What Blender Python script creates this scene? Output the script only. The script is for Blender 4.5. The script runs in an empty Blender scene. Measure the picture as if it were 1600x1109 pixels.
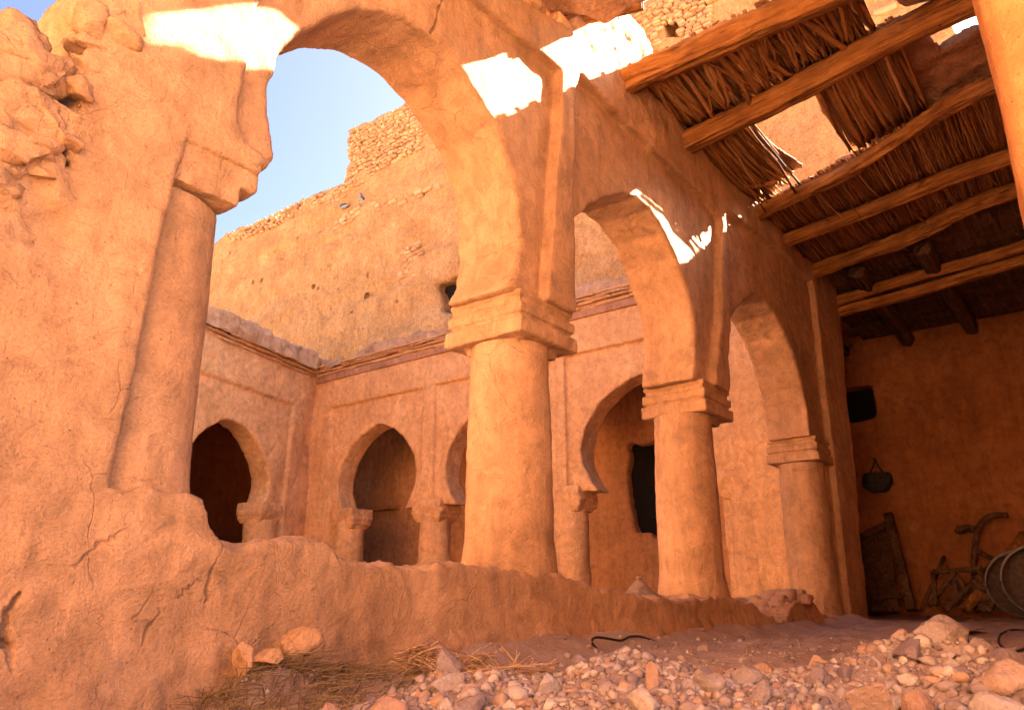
import bpy, bmesh, math, random
import numpy as np
from mathutils import Vector, Matrix

# ------------------------------------------------------------------ camera, sky, sun, exposure
scene = bpy.context.scene
COL = scene.collection
F, CX, CY, HY = 1200.0, 800.0, 554.5, 930.0          # photo pixels (1600 x 1109)
th = math.radians(37.65)
pit = math.atan((HY - CY) / F)
fh = np.array([math.cos(th), math.sin(th), 0.0]); rt = np.array([math.sin(th), -math.cos(th), 0.0]); up = np.array([0, 0, 1.0])
fw = fh * math.cos(pit) + up * math.sin(pit); cu = -fh * math.sin(pit) + up * math.cos(pit)
cam = bpy.data.objects.new('camera', bpy.data.cameras.new('camera'))
COL.objects.link(cam)
cam.data.sensor_width = 36.0; cam.data.sensor_fit = 'HORIZONTAL'; cam.data.lens = 36.0 * F / 1600.0
cam.data.clip_start = 0.02; cam.data.clip_end = 2000
m = Matrix.Identity(4)
for i in range(3):
    m[i][0], m[i][1], m[i][2] = rt[i], cu[i], -fw[i]
cam.matrix_world = m
scene.camera = cam

SUN = Vector((1.0, -0.5, 0.84)).normalized()          # towards the sun
world = bpy.data.worlds.new('World'); scene.world = world; world.use_nodes = True
nt = world.node_tree
sky = nt.nodes.new('ShaderNodeTexSky'); sky.sky_type = 'NISHITA'; sky.sun_disc = False
sky.sun_elevation = math.asin(SUN.z); sky.sun_rotation = math.atan2(SUN.x, SUN.y)
sky.air_density = 0.3; sky.dust_density = 3.0; sky.ozone_density = 2.0
bg = nt.nodes['Background']; bg.inputs['Strength'].default_value = 0.050
nt.links.new(sky.outputs['Color'], bg.inputs['Color'])
sl = bpy.data.lights.new('sun', 'SUN'); sl.energy = 5.0; sl.angle = math.radians(0.5); sl.color = (1.0, 0.91, 0.78)
so = bpy.data.objects.new('sun', sl); COL.objects.link(so); so.location = (30, -15, 25)
so.rotation_euler = SUN.to_track_quat('Z', 'Y').to_euler()
scene.view_settings.view_transform = 'Standard'; scene.view_settings.look = 'None'
scene.view_settings.gamma = 1.0; scene.view_settings.exposure = 4.14
try:
    scene.cycles.diffuse_bounces = 6; scene.cycles.max_bounces = 12
    scene.cycles.use_denoising = True
    scene.cycles.sample_clamp_indirect = 6.0
except Exception:
    pass

rng = np.random.default_rng(7)
random.seed(7)

def ray(x, y): return fw * F + rt * (x - CX) - cu * (y - CY)
def onX(x, y, X): r = ray(x, y); return r * (X / r[0])
def onY(x, y, Y): r = ray(x, y); return r * (Y / r[1])
def onZ(x, y, Z): r = ray(x, y); return r * (Z / r[2])

# ------------------------------------------------------------------ numpy noise / SDF / mesher
def _hash(ix, iy, iz, seed):
    h = (ix * 374761393 + iy * 668265263 + iz * 2147483647 + seed * 1274126177) & 0xFFFFFFFF
    h = ((h ^ (h >> 13)) * 1274126177) & 0xFFFFFFFF
    h = (h ^ (h >> 16)) & 0xFFFFFFFF
    h = (h * 2246822519) & 0xFFFFFFFF
    h = (h ^ (h >> 15)) & 0xFFFFFF
    return h.astype(np.float64) / 8388608.0 - 1.0
def vnoise(x, y, z, seed=0):
    x = np.asarray(x, float); y = np.asarray(y, float); z = np.asarray(z, float)
    fx, fy, fz = np.floor(x), np.floor(y), np.floor(z)
    ix, iy, iz = fx.astype(np.int64), fy.astype(np.int64), fz.astype(np.int64)
    u, v, w = x - fx, y - fy, z - fz
    u = u*u*u*(u*(u*6-15)+10); v = v*v*v*(v*(v*6-15)+10); w = w*w*w*(w*(w*6-15)+10)
    r = 0
    for dx in (0, 1):
        for dy in (0, 1):
            for dz in (0, 1):
                r = r + (u if dx else 1-u) * (v if dy else 1-v) * (w if dz else 1-w) * _hash(ix+dx, iy+dy, iz+dz, seed)
    return r
def fbm(x, y, z, s, oct=3, seed=0):
    a, t = 1.0, 0.0
    for o in range(oct):
        t = t + a * vnoise(x*s + 3.7*o, y*s - 1.3*o, z*s + 9.1*o, seed + o)
        s *= 2.03; a *= 0.5
    return t

def poly2d(px, pz, pts):
    """signed distance to polygon, px/pz broadcast arrays"""
    px, pz = np.broadcast_arrays(px, pz)
    d = np.full(px.shape, 1e9); s = np.ones(px.shape)
    n = len(pts)
    for i in range(n):
        ax, az = pts[i]; bx, bz = pts[i-1]
        ex, ez = bx-ax, bz-az
        wx, wz = px-ax, pz-az
        t = np.clip((wx*ex + wz*ez) / (ex*ex + ez*ez + 1e-12), 0, 1)
        qx, qz = wx-ex*t, wz-ez*t
        d = np.minimum(d, qx*qx + qz*qz)
        c1 = pz >= az; c2 = pz < bz; c3 = ex*wz > ez*wx
        flip = (c1 & c2 & c3) | (~c1 & ~c2 & ~c3)
        s = np.where(flip, -s, s)
    return s*np.sqrt(d)
def box3(x, y, z, lo, hi, r=0.0):
    qx = np.abs(x-(lo[0]+hi[0])/2) - (hi[0]-lo[0])/2 + r
    qy = np.abs(y-(lo[1]+hi[1])/2) - (hi[1]-lo[1])/2 + r
    qz = np.abs(z-(lo[2]+hi[2])/2) - (hi[2]-lo[2])/2 + r
    out = np.sqrt(np.maximum(qx, 0)**2 + np.maximum(qy, 0)**2 + np.maximum(qz, 0)**2)
    return out + np.minimum(np.maximum(qx, np.maximum(qy, qz)), 0) - r
def slab(d2, t, a, b):                                  # extrude a 2D field between t=a and t=b
    w = np.abs(t-(a+b)/2) - (b-a)/2
    return np.minimum(np.maximum(d2, w), 0) + np.sqrt(np.maximum(d2, 0)**2 + np.maximum(w, 0)**2)
def smin(a, b, k):
    h = np.clip(0.5+0.5*(b-a)/k, 0, 1)
    return b*(1-h) + a*h - k*h*(1-h)
def smax(a, b, k): return -smin(-a, -b, k)
def grid(lo, hi, h):
    ax = [np.arange(lo[i], hi[i]+h, h) for i in range(3)]
    return ax[0][:, None, None], ax[1][None, :, None], ax[2][None, None, :]
def surfnet(f, lo, h):
    f = np.ascontiguousarray(np.asarray(f, np.float32)); nx, ny, nz = f.shape
    ins = f < 0
    cnt = np.zeros((nx-1, ny-1, nz-1), np.uint8)
    for a in (0, 1):
        for b in (0, 1):
            for c in (0, 1):
                cnt += ins[a:nx-1+a, b:ny-1+b, c:nz-1+c]
    act = (cnt > 0) & (cnt < 8)
    I, J, K = np.nonzero(act)
    idx = np.full(act.shape, -1, np.int32); idx[I, J, K] = np.arange(len(I))
    P = np.zeros((len(I), 3)); C = np.zeros(len(I))
    corners = [(a, b, c) for a in (0, 1) for b in (0, 1) for c in (0, 1)]
    for p in corners:
        for ax in range(3):
            if p[ax]: continue
            q = list(p); q[ax] = 1
            f0 = f[I+p[0], J+p[1], K+p[2]]; f1 = f[I+q[0], J+q[1], K+q[2]]
            cr = (f0 < 0) != (f1 < 0)
            t = np.where(cr, f0/np.where(cr, f0-f1, 1), 0)
            pos = np.repeat(np.array([p], float), len(I), 0); pos[:, ax] += t
            P += pos*cr[:, None]; C += cr
    P /= C[:, None]
    V = (P + np.stack([I, J, K], 1))*h + np.array(lo)
    Q = []
    for ax in range(3):
        sl0 = [slice(1, -1)]*3; sl1 = [slice(1, -1)]*3
        sl0[ax] = slice(0, f.shape[ax]-1); sl1[ax] = slice(1, f.shape[ax])
        a, b = ins[tuple(sl0)], ins[tuple(sl1)]
        for flip in (False, True):
            mm = (a & ~b) if not flip else (~a & b)
            g = np.stack(np.nonzero(mm), 1)
            for k in range(3):
                if k != ax: g[:, k] += 1
            o1, o2 = (ax+1) % 3, (ax+2) % 3
            def cell(d1, d2):
                c = g.copy(); c[:, o1] += d1; c[:, o2] += d2
                return idx[c[:, 0], c[:, 1], c[:, 2]]
            q = np.stack([cell(-1, -1), cell(0, -1), cell(0, 0), cell(-1, 0)], 1)
            if flip: q = q[:, ::-1]
            Q.append(q)
    return V, np.concatenate(Q)
def normals(V, Q):
    n = np.cross(V[Q[:, 2]]-V[Q[:, 0]], V[Q[:, 3 if Q.shape[1] > 3 else 1]]-V[Q[:, 1 if Q.shape[1] > 3 else 0]])
    if Q.shape[1] == 3: n = np.cross(V[Q[:, 1]]-V[Q[:, 0]], V[Q[:, 2]]-V[Q[:, 0]])
    N = np.zeros_like(V)
    for k in range(Q.shape[1]):
        for a in range(3):
            N[:, a] += np.bincount(Q[:, k], n[:, a], len(V))
    return N/(np.linalg.norm(N, axis=1)[:, None]+1e-12)
def disp(V, Q, layers):
    N = normals(V, Q); d = 0
    for s, amp, oct, seed in layers:
        d = d + amp*fbm(V[:, 0], V[:, 1], V[:, 2], s, oct, seed)
    return V + N*np.reshape(d, (-1, 1))
def mesh(name, V, Q, mat, parent=None, smooth=True):
    V = np.asarray(V, np.float32); Q = np.asarray(Q, np.int32)
    me = bpy.data.meshes.new(name)
    me.vertices.add(len(V)); me.vertices.foreach_set('co', V.ravel())
    k = Q.shape[1]
    me.loops.add(Q.size); me.loops.foreach_set('vertex_index', Q.ravel())
    me.polygons.add(len(Q)); me.polygons.foreach_set('loop_start', np.arange(0, Q.size, k, dtype=np.int32))
    me.polygons.foreach_set('loop_total', np.full(len(Q), k, np.int32))
    me.update(calc_edges=True); me.validate()
    if smooth: me.polygons.foreach_set('use_smooth', np.ones(len(me.polygons), bool))
    me.materials.append(mat)
    return link(name, me, parent)
def link(name, me, parent=None):
    o = bpy.data.objects.new(name, me); COL.objects.link(o)
    if parent is not None:
        o.parent = parent
        o.matrix_parent_inverse = parent.matrix_basis.inverted()
    return o
def sdfmesh(name, lo, hi, h, fn, mat, parent=None, layers=(), post=None):
    x, y, z = grid(lo, hi, h)
    V, Q = surfnet(fn(x, y, z), lo, h)
    if layers: V = disp(V, Q, layers)
    if post is not None: V = post(V, Q)
    return mesh(name, V, Q, mat, parent)
def tag(o, label, cat, group=None, kind=None):
    if label: o['label'] = label
    if cat: o['category'] = cat
    if group: o['group'] = group
    if kind: o['kind'] = kind
    return o
def thing(name, label, cat, loc=(0, 0, 0), group=None):
    o = bpy.data.objects.new(name, None); COL.objects.link(o); o.location = loc; o.empty_display_size = 0.1
    return tag(o, label, cat, group)

def tubes(paths, sides=6, cap=True, squash=1.0):
    """paths: list of (points Nx3, radii N) -> verts, quads (caps as degenerate-free rings closed by tapering)"""
    VV, QQ, base = [], [], 0
    for pts, rad in paths:
        P = np.asarray(pts, float); n = len(P); R = np.broadcast_to(np.asarray(rad, float), (n,))
        T = np.gradient(P, axis=0); T /= np.linalg.norm(T, axis=1)[:, None]+1e-9
        ref = np.array([0, 0, 1.0]) if abs(T[:, 2]).mean() < 0.8 else np.array([1.0, 0, 0])
        A = np.cross(T, ref); A /= np.linalg.norm(A, axis=1)[:, None]+1e-9; B = np.cross(T, A)
        if cap:
            P = np.concatenate([P[:1], P, P[-1:]]); R = np.concatenate([[R[0]*.02], R, [R[-1]*.02]])
            A = np.concatenate([A[:1], A, A[-1:]]); B = np.concatenate([B[:1], B, B[-1:]]); n += 2
        an = np.linspace(0, 2*np.pi, sides, endpoint=False)
        ring = P[:, None, :] + R[:, None, None]*(np.cos(an)[None, :, None]*A[:, None, :] + squash*np.sin(an)[None, :, None]*B[:, None, :])
        i = np.arange(n-1)[:, None]*sides; j = np.arange(sides)[None, :]; j2 = (j+1) % sides
        q = np.stack([i+j, i+j2, i+sides+j2, i+sides+j], -1).reshape(-1, 4) + base
        VV.append(ring.reshape(-1, 3)); QQ.append(q); base += n*sides
    return np.concatenate(VV), np.concatenate(QQ)
def smooth_path(pts, n):
    P = np.asarray(pts, float); t = np.concatenate([[0], np.cumsum(np.linalg.norm(np.diff(P, axis=0), axis=1))])
    tt = np.linspace(0, t[-1], n)
    L = np.stack([np.interp(tt, t, P[:, k]) for k in range(3)], 1)
    for _ in range(3):
        L[1:-1] = (L[:-2] + 2*L[1:-1] + L[2:])/4
    return L
def boxes(lst, jitter=0.0, bevel=0.006):
    """list of (centre, half sizes, rot matrix or None) -> one bmesh mesh data with bevelled edges"""
    bm = bmesh.new()
    for c, hs, R in lst:
        r = bmesh.ops.create_cube(bm, size=2.0)
        for v in r['verts']:
            p = Vector((v.co.x*hs[0], v.co.y*hs[1], v.co.z*hs[2]))
            p += Vector([random.uniform(-jitter, jitter) for _ in range(3)])
            v.co = (R @ p if R else p) + Vector(c)
    if bevel: bmesh.ops.bevel(bm, geom=bm.edges[:], offset=bevel, segments=2, affect='EDGES', clamp_overlap=True)
    return bm
def bmobj(name, bm, mat, parent=None, smooth=False):
    me = bpy.data.meshes.new(name); bm.to_mesh(me); bm.free(); me.materials.append(mat)
    if smooth: me.polygons.foreach_set('use_smooth', np.ones(len(me.polygons), bool))
    return link(name, me, parent)

# ------------------------------------------------------------------ materials
def newmat(name):
    mt = bpy.data.materials.new(name); mt.use_nodes = True
    n = mt.node_tree.nodes; b = n['Principled BSDF']
    b.inputs['Roughness'].default_value = 0.95
    b.inputs['Specular IOR Level'].default_value = 0.15
    return mt, mt.node_tree, b
def nd(t, typ, **kw):
    n = t.nodes.new(typ)
    for k, v in kw.items(): setattr(n, k, v)
    return n
def noise(t, vec, scale, detail=5, rough=0.55, dist=0.0):
    n = nd(t, 'ShaderNodeTexNoise'); n.inputs['Scale'].default_value = scale; n.inputs['Detail'].default_value = detail
    n.inputs['Roughness'].default_value = rough; n.inputs['Distortion'].default_value = dist
    t.links.new(vec, n.inputs['Vector']); return n.outputs['Fac']
def ramp(t, fac, stops):
    r = nd(t, 'ShaderNodeValToRGB'); e = r.color_ramp.elements
    while len(e) < len(stops): e.new(0.5)
    for i, (p, c) in enumerate(stops):
        e[i].position = p; e[i].color = (c[0], c[1], c[2], 1) if not isinstance(c, (int, float)) else (c, c, c, 1)
    t.links.new(fac, r.inputs['Fac']); return r.outputs['Color']
def mix(t, a, b, fac, mode='MIX'):
    n = nd(t, 'ShaderNodeMixRGB'); n.blend_type = mode
    for s, k in ((fac, 'Fac'), (a, 'Color1'), (b, 'Color2')):
        if isinstance(s, (int, float)): n.inputs[k].default_value = s if k == 'Fac' else (s, s, s, 1)
        elif isinstance(s, (tuple, list)): n.inputs[k].default_value = (*s, 1)
        else: t.links.new(s, n.inputs[k])
    return n.outputs['Color']
def math_(t, op, a, b=None):
    n = nd(t, 'ShaderNodeMath'); n.operation = op
    for k, s in enumerate((a, b)):
        if s is None: continue
        if isinstance(s, (int, float)): n.inputs[k].default_value = s
        else: t.links.new(s, n.inputs[k])
    return n.outputs[0]
def mapping(t, vec, scale=(1, 1, 1), rot=(0, 0, 0)):
    n = nd(t, 'ShaderNodeMapping'); n.inputs['Scale'].default_value = scale; n.inputs['Rotation'].default_value = rot
    t.links.new(vec, n.inputs['Vector']); return n.outputs['Vector']
def bump(t, b, heights):
    prev = None
    for h, dist, st in heights:
        n = nd(t, 'ShaderNodeBump'); n.inputs['Distance'].default_value = dist; n.inputs['Strength'].default_value = st
        t.links.new(h, n.inputs['Height'])
        if prev is not None: t.links.new(prev, n.inputs['Normal'])
        prev = n.outputs['Normal']
    t.links.new(prev, b.inputs['Normal'])

def adobe(name, ca, cb, cc, fine=1.0, crack=0.6, streak=0.5, speck=0.5, coarse=1.0):
    mt, t, b = newmat(name)
    g = nd(t, 'ShaderNodeNewGeometry').outputs['Position']
    n1 = noise(t, g, 0.9, 6, 0.6, 0.4)
    c = ramp(t, n1, [(0.36, ca), (0.52, cb), (0.68, cc)])
    n2 = noise(t, g, 7.0, 7, 0.65, 0.6)
    c = mix(t, c, ramp(t, n2, [(0.3, 0.66), (0.5, 1.0), (0.72, 1.22)]), 0.8, 'MULTIPLY')
    if streak:
        ns = noise(t, mapping(t, g, (5, 5, 0.55)), 1.6, 5, 0.6, 0.5)
        c = mix(t, c, ramp(t, ns, [(0.36, 0.70), (0.52, 1.0), (0.7, 1.18)]), streak, 'MULTIPLY')
    nf = noise(t, mapping(t, g, (1, 1, 1.6)), 62.0*fine, 4, 0.7)
    c = mix(t, c, ramp(t, nf, [(0.3, 0.6), (0.5, 1.0), (0.75, 1.3)]), speck, 'MULTIPLY')
    # paler re-plastered patches with an edge of their own
    pn = noise(t, g, 1.15, 4, 0.55, 0.9)
    c = mix(t, c, ramp(t, pn, [(0.545, 1.0), (0.56, 1.13)]), 0.8, 'MULTIPLY')
    # chopped straw and small stones in the mud
    stw = noise(t, mapping(t, g, (60*fine, 60*fine, 14*fine), (.5, .7, 0)), 1.0, 2, 0.5, 1.5)
    c = mix(t, c, ramp(t, stw, [(0.66, 1.0), (0.70, 1.35)]), 0.6, 'MULTIPLY')
    vo = nd(t, 'ShaderNodeTexVoronoi'); vo.inputs['Scale'].default_value = 34*fine; t.links.new(g, vo.inputs['Vector'])
    pit_ = ramp(t, vo.outputs['Distance'], [(0.05, 0.0), (0.16, 1.0)])
    pm = ramp(t, noise(t, g, 9*fine, 2), [(0.52, 1.0), (0.62, 0.0)])
    pit2 = mix(t, pit_, pm, 1.0, 'LIGHTEN')
    c = mix(t, c, mix(t, 0.55, 1.0, pit2), 0.8, 'MULTIPLY')
    hs = []
    if crack:
        wv = mix(t, g, noise_col(t, g, 2.5), 0.22, 'ADD')
        v2 = nd(t, 'ShaderNodeTexVoronoi'); v2.feature = 'DISTANCE_TO_EDGE'; v2.inputs['Scale'].default_value = 2.3
        t.links.new(wv, v2.inputs['Vector'])
        ck = ramp(t, v2.outputs['Distance'], [(0.0, 0.0), (0.012, 1.0)])
        km = ramp(t, noise(t, g, 1.7, 3), [(0.5, 1.0), (0.6, 0.0)])
        ck = mix(t, ck, km, 1.0, 'LIGHTEN')
        hs.append((ck, 0.012, crack))
        v3 = nd(t, 'ShaderNodeTexVoronoi'); v3.feature = 'DISTANCE_TO_EDGE'; v3.inputs['Scale'].default_value = 8.0
        t.links.new(wv, v3.inputs['Vector'])
        ck3 = mix(t, ramp(t, v3.outputs['Distance'], [(0.0, 0.0), (0.03, 1.0)]), ramp(t, noise(t, g, 3.1, 3), [(0.52, 1.0), (0.6, 0.0)]), 1.0, 'LIGHTEN')
        hs.append((ck3, 0.006, crack*0.8))
    hs += [(noise(t, g, 4.5, 5, 0.6, 0.5), 0.05*coarse, 0.6), (n2, 0.03*coarse, 0.6), (noise(t, g, 28*fine, 5, 0.65), 0.012, 0.7), (nf, 0.006, 0.9), (noise(t, g, 170*fine, 3, 0.7), 0.003, 0.9), (pit2, 0.008, 0.6)]
    bump(t, b, hs)
    t.links.new(c, b.inputs['Base Color'])
    return mt
def noise_col(t, vec, scale):
    n = nd(t, 'ShaderNodeTexNoise'); n.inputs['Scale'].default_value = scale; n.inputs['Detail'].default_value = 4
    t.links.new(vec, n.inputs['Vector']); return n.outputs['Color']
def wood(name, ca, cb, cc, grain=1.0):
    mt, t, b = newmat(name)
    o = nd(t, 'ShaderNodeTexCoord').outputs['Object']
    v = mapping(t, o, (1.0, 14*grain, 14*grain))
    n1 = noise(t, v, 1.2, 7, 0.65, 1.2)
    c = ramp(t, n1, [(0.3, ca), (0.5, cb), (0.7, cc)])
    n2 = noise(t, o, 3.0, 5, 0.6)
    c = mix(t, c, ramp(t, n2, [(0.35, 0.55), (0.6, 1.1)]), 0.7, 'MULTIPLY')
    t.links.new(c, b.inputs['Base Color'])
    bump(t, b, [(n1, 0.03, 0.9), (noise(t, mapping(t, o, (2, 40, 40)), 1.5, 5, 0.7), 0.01, 0.9), (n2, 0.03, 0.5)])
    b.inputs['Roughness'].default_value = 0.85
    sp_ = noise(t, mapping(t, o, (.7, 9*grain, 9*grain)), 2.4, 6, 0.75, 0.8)
    cr_ = ramp(t, sp_, [(0.36, 0.0), (0.43, 1.0)])
    c = mix(t, c, mix(t, 0.35, 1.0, cr_), 0.9, 'MULTIPLY'); t.links.new(c, b.inputs['Base Color'])
    bump(t, b, [(cr_, 0.03, 0.8), (n1, 0.03, 0.9), (noise(t, mapping(t, o, (2, 40, 40)), 1.5, 5, 0.7), 0.012, 0.9), (n2, 0.03, 0.5)])
    return mt
def island(name, stops, rough=0.85, nscale=12):
    mt, t, b = newmat(name)
    gnode = nd(t, 'ShaderNodeNewGeometry')
    c = ramp(t, gnode.outputs['Random Per Island'], stops)
    n = noise(t, gnode.outputs['Position'], nscale, 5, 0.65)
    c = mix(t, c, ramp(t, n, [(0.3, 0.65), (0.7, 1.2)]), 0.7, 'MULTIPLY')
    t.links.new(c, b.inputs['Base Color']); b.inputs['Roughness'].default_value = rough
    bump(t, b, [(n, 0.02, 0.5), (noise(t, gnode.outputs['Position'], nscale*6, 4, 0.7), 0.006, 0.6)])
    return mt
def rockmat(name, a, b_, c_, nscale=7):
    mt, t, b = newmat(name)
    gnode = nd(t, 'ShaderNodeNewGeometry'); g = gnode.outputs['Position']
    oi = nd(t, 'ShaderNodeObjectInfo').outputs['Random']
    n1 = noise(t, g, nscale, 6, 0.65, 0.5)
    c = ramp(t, math_(t, 'ADD', math_(t, 'MULTIPLY', n1, 0.6), math_(t, 'MULTIPLY', oi, 0.4)), [(0.25, a), (0.5, b_), (0.75, c_)])
    nf = noise(t, g, 70, 5, 0.7)
    c = mix(t, c, ramp(t, nf, [(0.3, 0.7), (0.7, 1.2)]), 0.6, 'MULTIPLY')
    t.links.new(c, b.inputs['Base Color'])
    bump(t, b, [(noise(t, g, 18, 6, 0.7), 0.03, 0.8), (nf, 0.006, 0.9)])
    return mt
def plain(name, col, rough=0.8, metal=0.0, nscale=20, var=0.35):
    mt, t, b = newmat(name)
    o = nd(t, 'ShaderNodeTexCoord').outputs['Object']
    n = noise(t, o, nscale, 5, 0.65)
    c = mix(t, col, ramp(t, n, [(0.3, 1-var), (0.7, 1+var)]), 1.0, 'MULTIPLY')
    t.links.new(c, b.inputs['Base Color']); b.inputs['Roughness'].default_value = rough; b.inputs['Metallic'].default_value = metal
    bump(t, b, [(n, 0.01, 0.5)])
    return mt

M = {}
M['near'] = adobe('adobe_near', (.355, .195, .102), (.42, .237, .128), (.475, .279, .158))
M['far'] = adobe('adobe_far', (.55, .292, .128), (.61, .332, .148), (.65, .37, .175), fine=0.6, crack=0.0, speck=0.6, streak=0.25)
M['tall'] = adobe('adobe_tall', (.40, .205, .086), (.46, .245, .106), (.51, .285, .132), fine=0.3, crack=0.0, speck=1.0, streak=0.3, coarse=2.5)
M['smooth'] = adobe('adobe_smooth', (.45, .18, .06), (.50, .21, .072), (.54, .235, .088), crack=0.0, speck=0.25, streak=0.3, coarse=0.5)
M['gallery'] = adobe('adobe_gallery', (.50, .235, .09), (.56, .265, .105), (.60, .29, .125), crack=0.0, speck=0.3, streak=0.4)
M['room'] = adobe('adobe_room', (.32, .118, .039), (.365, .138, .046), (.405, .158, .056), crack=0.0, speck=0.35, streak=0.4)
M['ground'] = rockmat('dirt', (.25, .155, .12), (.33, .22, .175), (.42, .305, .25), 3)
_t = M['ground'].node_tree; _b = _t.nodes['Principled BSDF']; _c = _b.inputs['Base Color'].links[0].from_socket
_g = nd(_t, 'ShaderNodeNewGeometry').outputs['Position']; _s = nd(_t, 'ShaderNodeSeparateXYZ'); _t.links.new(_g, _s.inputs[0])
_x = math_(_t, 'ADD', _s.outputs['X'], math_(_t, 'MULTIPLY', noise(_t, _g, .9, 4), 1.2))        # unseen outer ground painted paler to bounce sun onto the arcade; grey rubble dust inside
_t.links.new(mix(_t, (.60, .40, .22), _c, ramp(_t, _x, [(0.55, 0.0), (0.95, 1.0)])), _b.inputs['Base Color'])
M['rock'] = rockmat('rubble_stone', (.25, .175, .15), (.37, .275, .235), (.50, .40, .34), 5)
M['rock_red'] = rockmat('red_stone', (.30, .155, .10), (.40, .235, .16), (.48, .31, .22), 5)
M['rock_purple'] = rockmat('purple_stone', (.17, .115, .115), (.25, .175, .17), (.33, .245, .235), 5)
M['gravel'] = island('gravel', [(0.0, (.19, .13, .125)), (0.2, (.29, .205, .175)), (0.35, (.42, .25, .15)), (0.5, (.33, .24, .205)), (0.85, (.40, .31, .26)), (1.0, (.52, .43, .36))], nscale=14)
M['masonry'] = island('masonry_stone', [(0.0, (.40, .21, .11)), (0.5, (.52, .29, .15)), (1.0, (.60, .38, .2))], nscale=8)
M['cornice'] = island('cornice_tile', [(0.0, (.42, .22, .10)), (0.6, (.53, .29, .13)), (1.0, (.58, .34, .17))], nscale=8)
M['mud'] = adobe('roof_mud', (.32, .16, .085), (.42, .215, .12), (.5, .28, .17), crack=0.0, speck=0.8, coarse=2)
M['edge'] = adobe('roof_edge_mud', (.38, .22, .12), (.46, .275, .155), (.54, .34, .205), crack=0.0, speck=0.8, coarse=2)
M['beam'] = wood('old_beam', (.17, .06, .016), (.36, .145, .038), (.50, .235, .072))
M['darkwood'] = wood('dark_wood', (.08, .04, .02), (.16, .085, .045), (.24, .14, .08))
M['reed'] = island('reeds', [(0.0, (.13, .05, .015)), (0.4, (.28, .115, .036)), (0.8, (.42, .195, .066)), (1.0, (.55, .31, .13))], nscale=20)
M['straw'] = island('straw', [(0.0, (.28, .14, .07)), (0.5, (.42, .24, .12)), (1.0, (.55, .36, .2))], nscale=20)
M['grass'] = island('dry_grass', [(0.0, (.16, .10, .055)), (0.5, (.30, .19, .10)), (0.8, (.36, .23, .12)), (1.0, (.27, .21, .09))], nscale=20)
M['iron'] = plain('dark_iron', (.05, .035, .03), 0.6, 0.6)
M['soot_and_dark'] = plain('soot_and_dark', (.015, .012, .010), 0.95)  # niche soot; also paints the darkness behind wall openings
M['basket'] = plain('woven_bag', (.05, .05, .04), 0.9, 0, 40, 0.6)
M['clay'] = plain('grey_clay', (.22, .14, .10), 0.85)
M['hoop'] = plain('hoop_metal', (.24, .21, .18), 0.6, 0.3)
M['hide'] = plain('stretched_hide', (.09, .06, .045), 0.8)
M['pigeon'] = plain('pigeon_grey', (.27, .28, .32), 0.8, 0, 9, 0.5)
M['pigeon_dark'] = plain('pigeon_dark', (.06, .065, .08), 0.8)
M['beak'] = plain('beak', (.1, .08, .07), 0.6)
#PARTS
# ------------------------------------------------------------------ ground
GZ = -0.36
mounds = []
def pd(px, d):                                           # ground point seen in column px at distance d
    a = th-math.atan((px-CX)/math.hypot(F, HY-CY)); return d*math.cos(a), d*math.sin(a)
for px, d, hgt, r in [(1410, 3.3, .125, .34), (1540, 3.0, .10, .36), (1300, 2.9, .04, .3), (970, 3.2, .085, .26), (1060, 2.7, .03, .34), (860, 2.8, .03, .3), (700, 2.9, .045, .24), (545, 2.5, .03, .2), (1640, 3.8, .05, .4)]:
    mounds.append((*pd(px, d), hgt, r))
mounds.append((*pd(430, 3.36), .10, .24))
def gh(x, y):
    h = GZ + 0.03*fbm(x, y, 0*x, 0.9, 3, 5) + 0.022*fbm(x, y, 0*x, 4.0, 3, 9) + .010*np.abs(fbm(x, y, 0*x, 13.0, 3, 19))
    for mx, my, a, r in mounds:
        h = h + a*np.exp(-((x-mx)**2+(y-my)**2)/(r*r))*(1+.35*fbm(x, y, 0*x, 7, 2, 3))
    h = h + 0.10*np.exp(-((y-2.95)/.22)**2)*np.clip((x-2.2)/1.2, 0, 1)*(x < 11) - .07*np.clip((2.4-x)/1.2, 0, 1)      # earth banked against the wall
    return h
ax = np.concatenate([np.linspace(-150, -6, 12)[:-1], np.linspace(-6, .5, 60)[:-1], np.arange(.5, 8, .03), np.linspace(8, 17, 90), np.linspace(17, 150, 12)[1:]])
ay = np.concatenate([np.linspace(-150, -3, 12)[:-1], np.linspace(-3, 0, 30)[:-1], np.arange(0, 3.3, .03), np.linspace(3.3, 18, 80), np.linspace(18, 150, 12)[1:]])
GX, GY = np.meshgrid(ax, ay, indexing='ij')
GH = gh(GX, GY)
V = np.stack([GX, GY, GH], -1).reshape(-1, 3)
n_, m_ = GX.shape
ii = (np.arange(n_-1)[:, None]*m_ + np.arange(m_-1)[None, :])
Q = np.stack([ii, ii+m_, ii+m_+1, ii+1], -1).reshape(-1, 4)
g = mesh('ground', V, Q, M['ground']); g['kind'] = 'structure'; g['label'] = 'bare reddish earth floor strewn with rubble'

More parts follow.
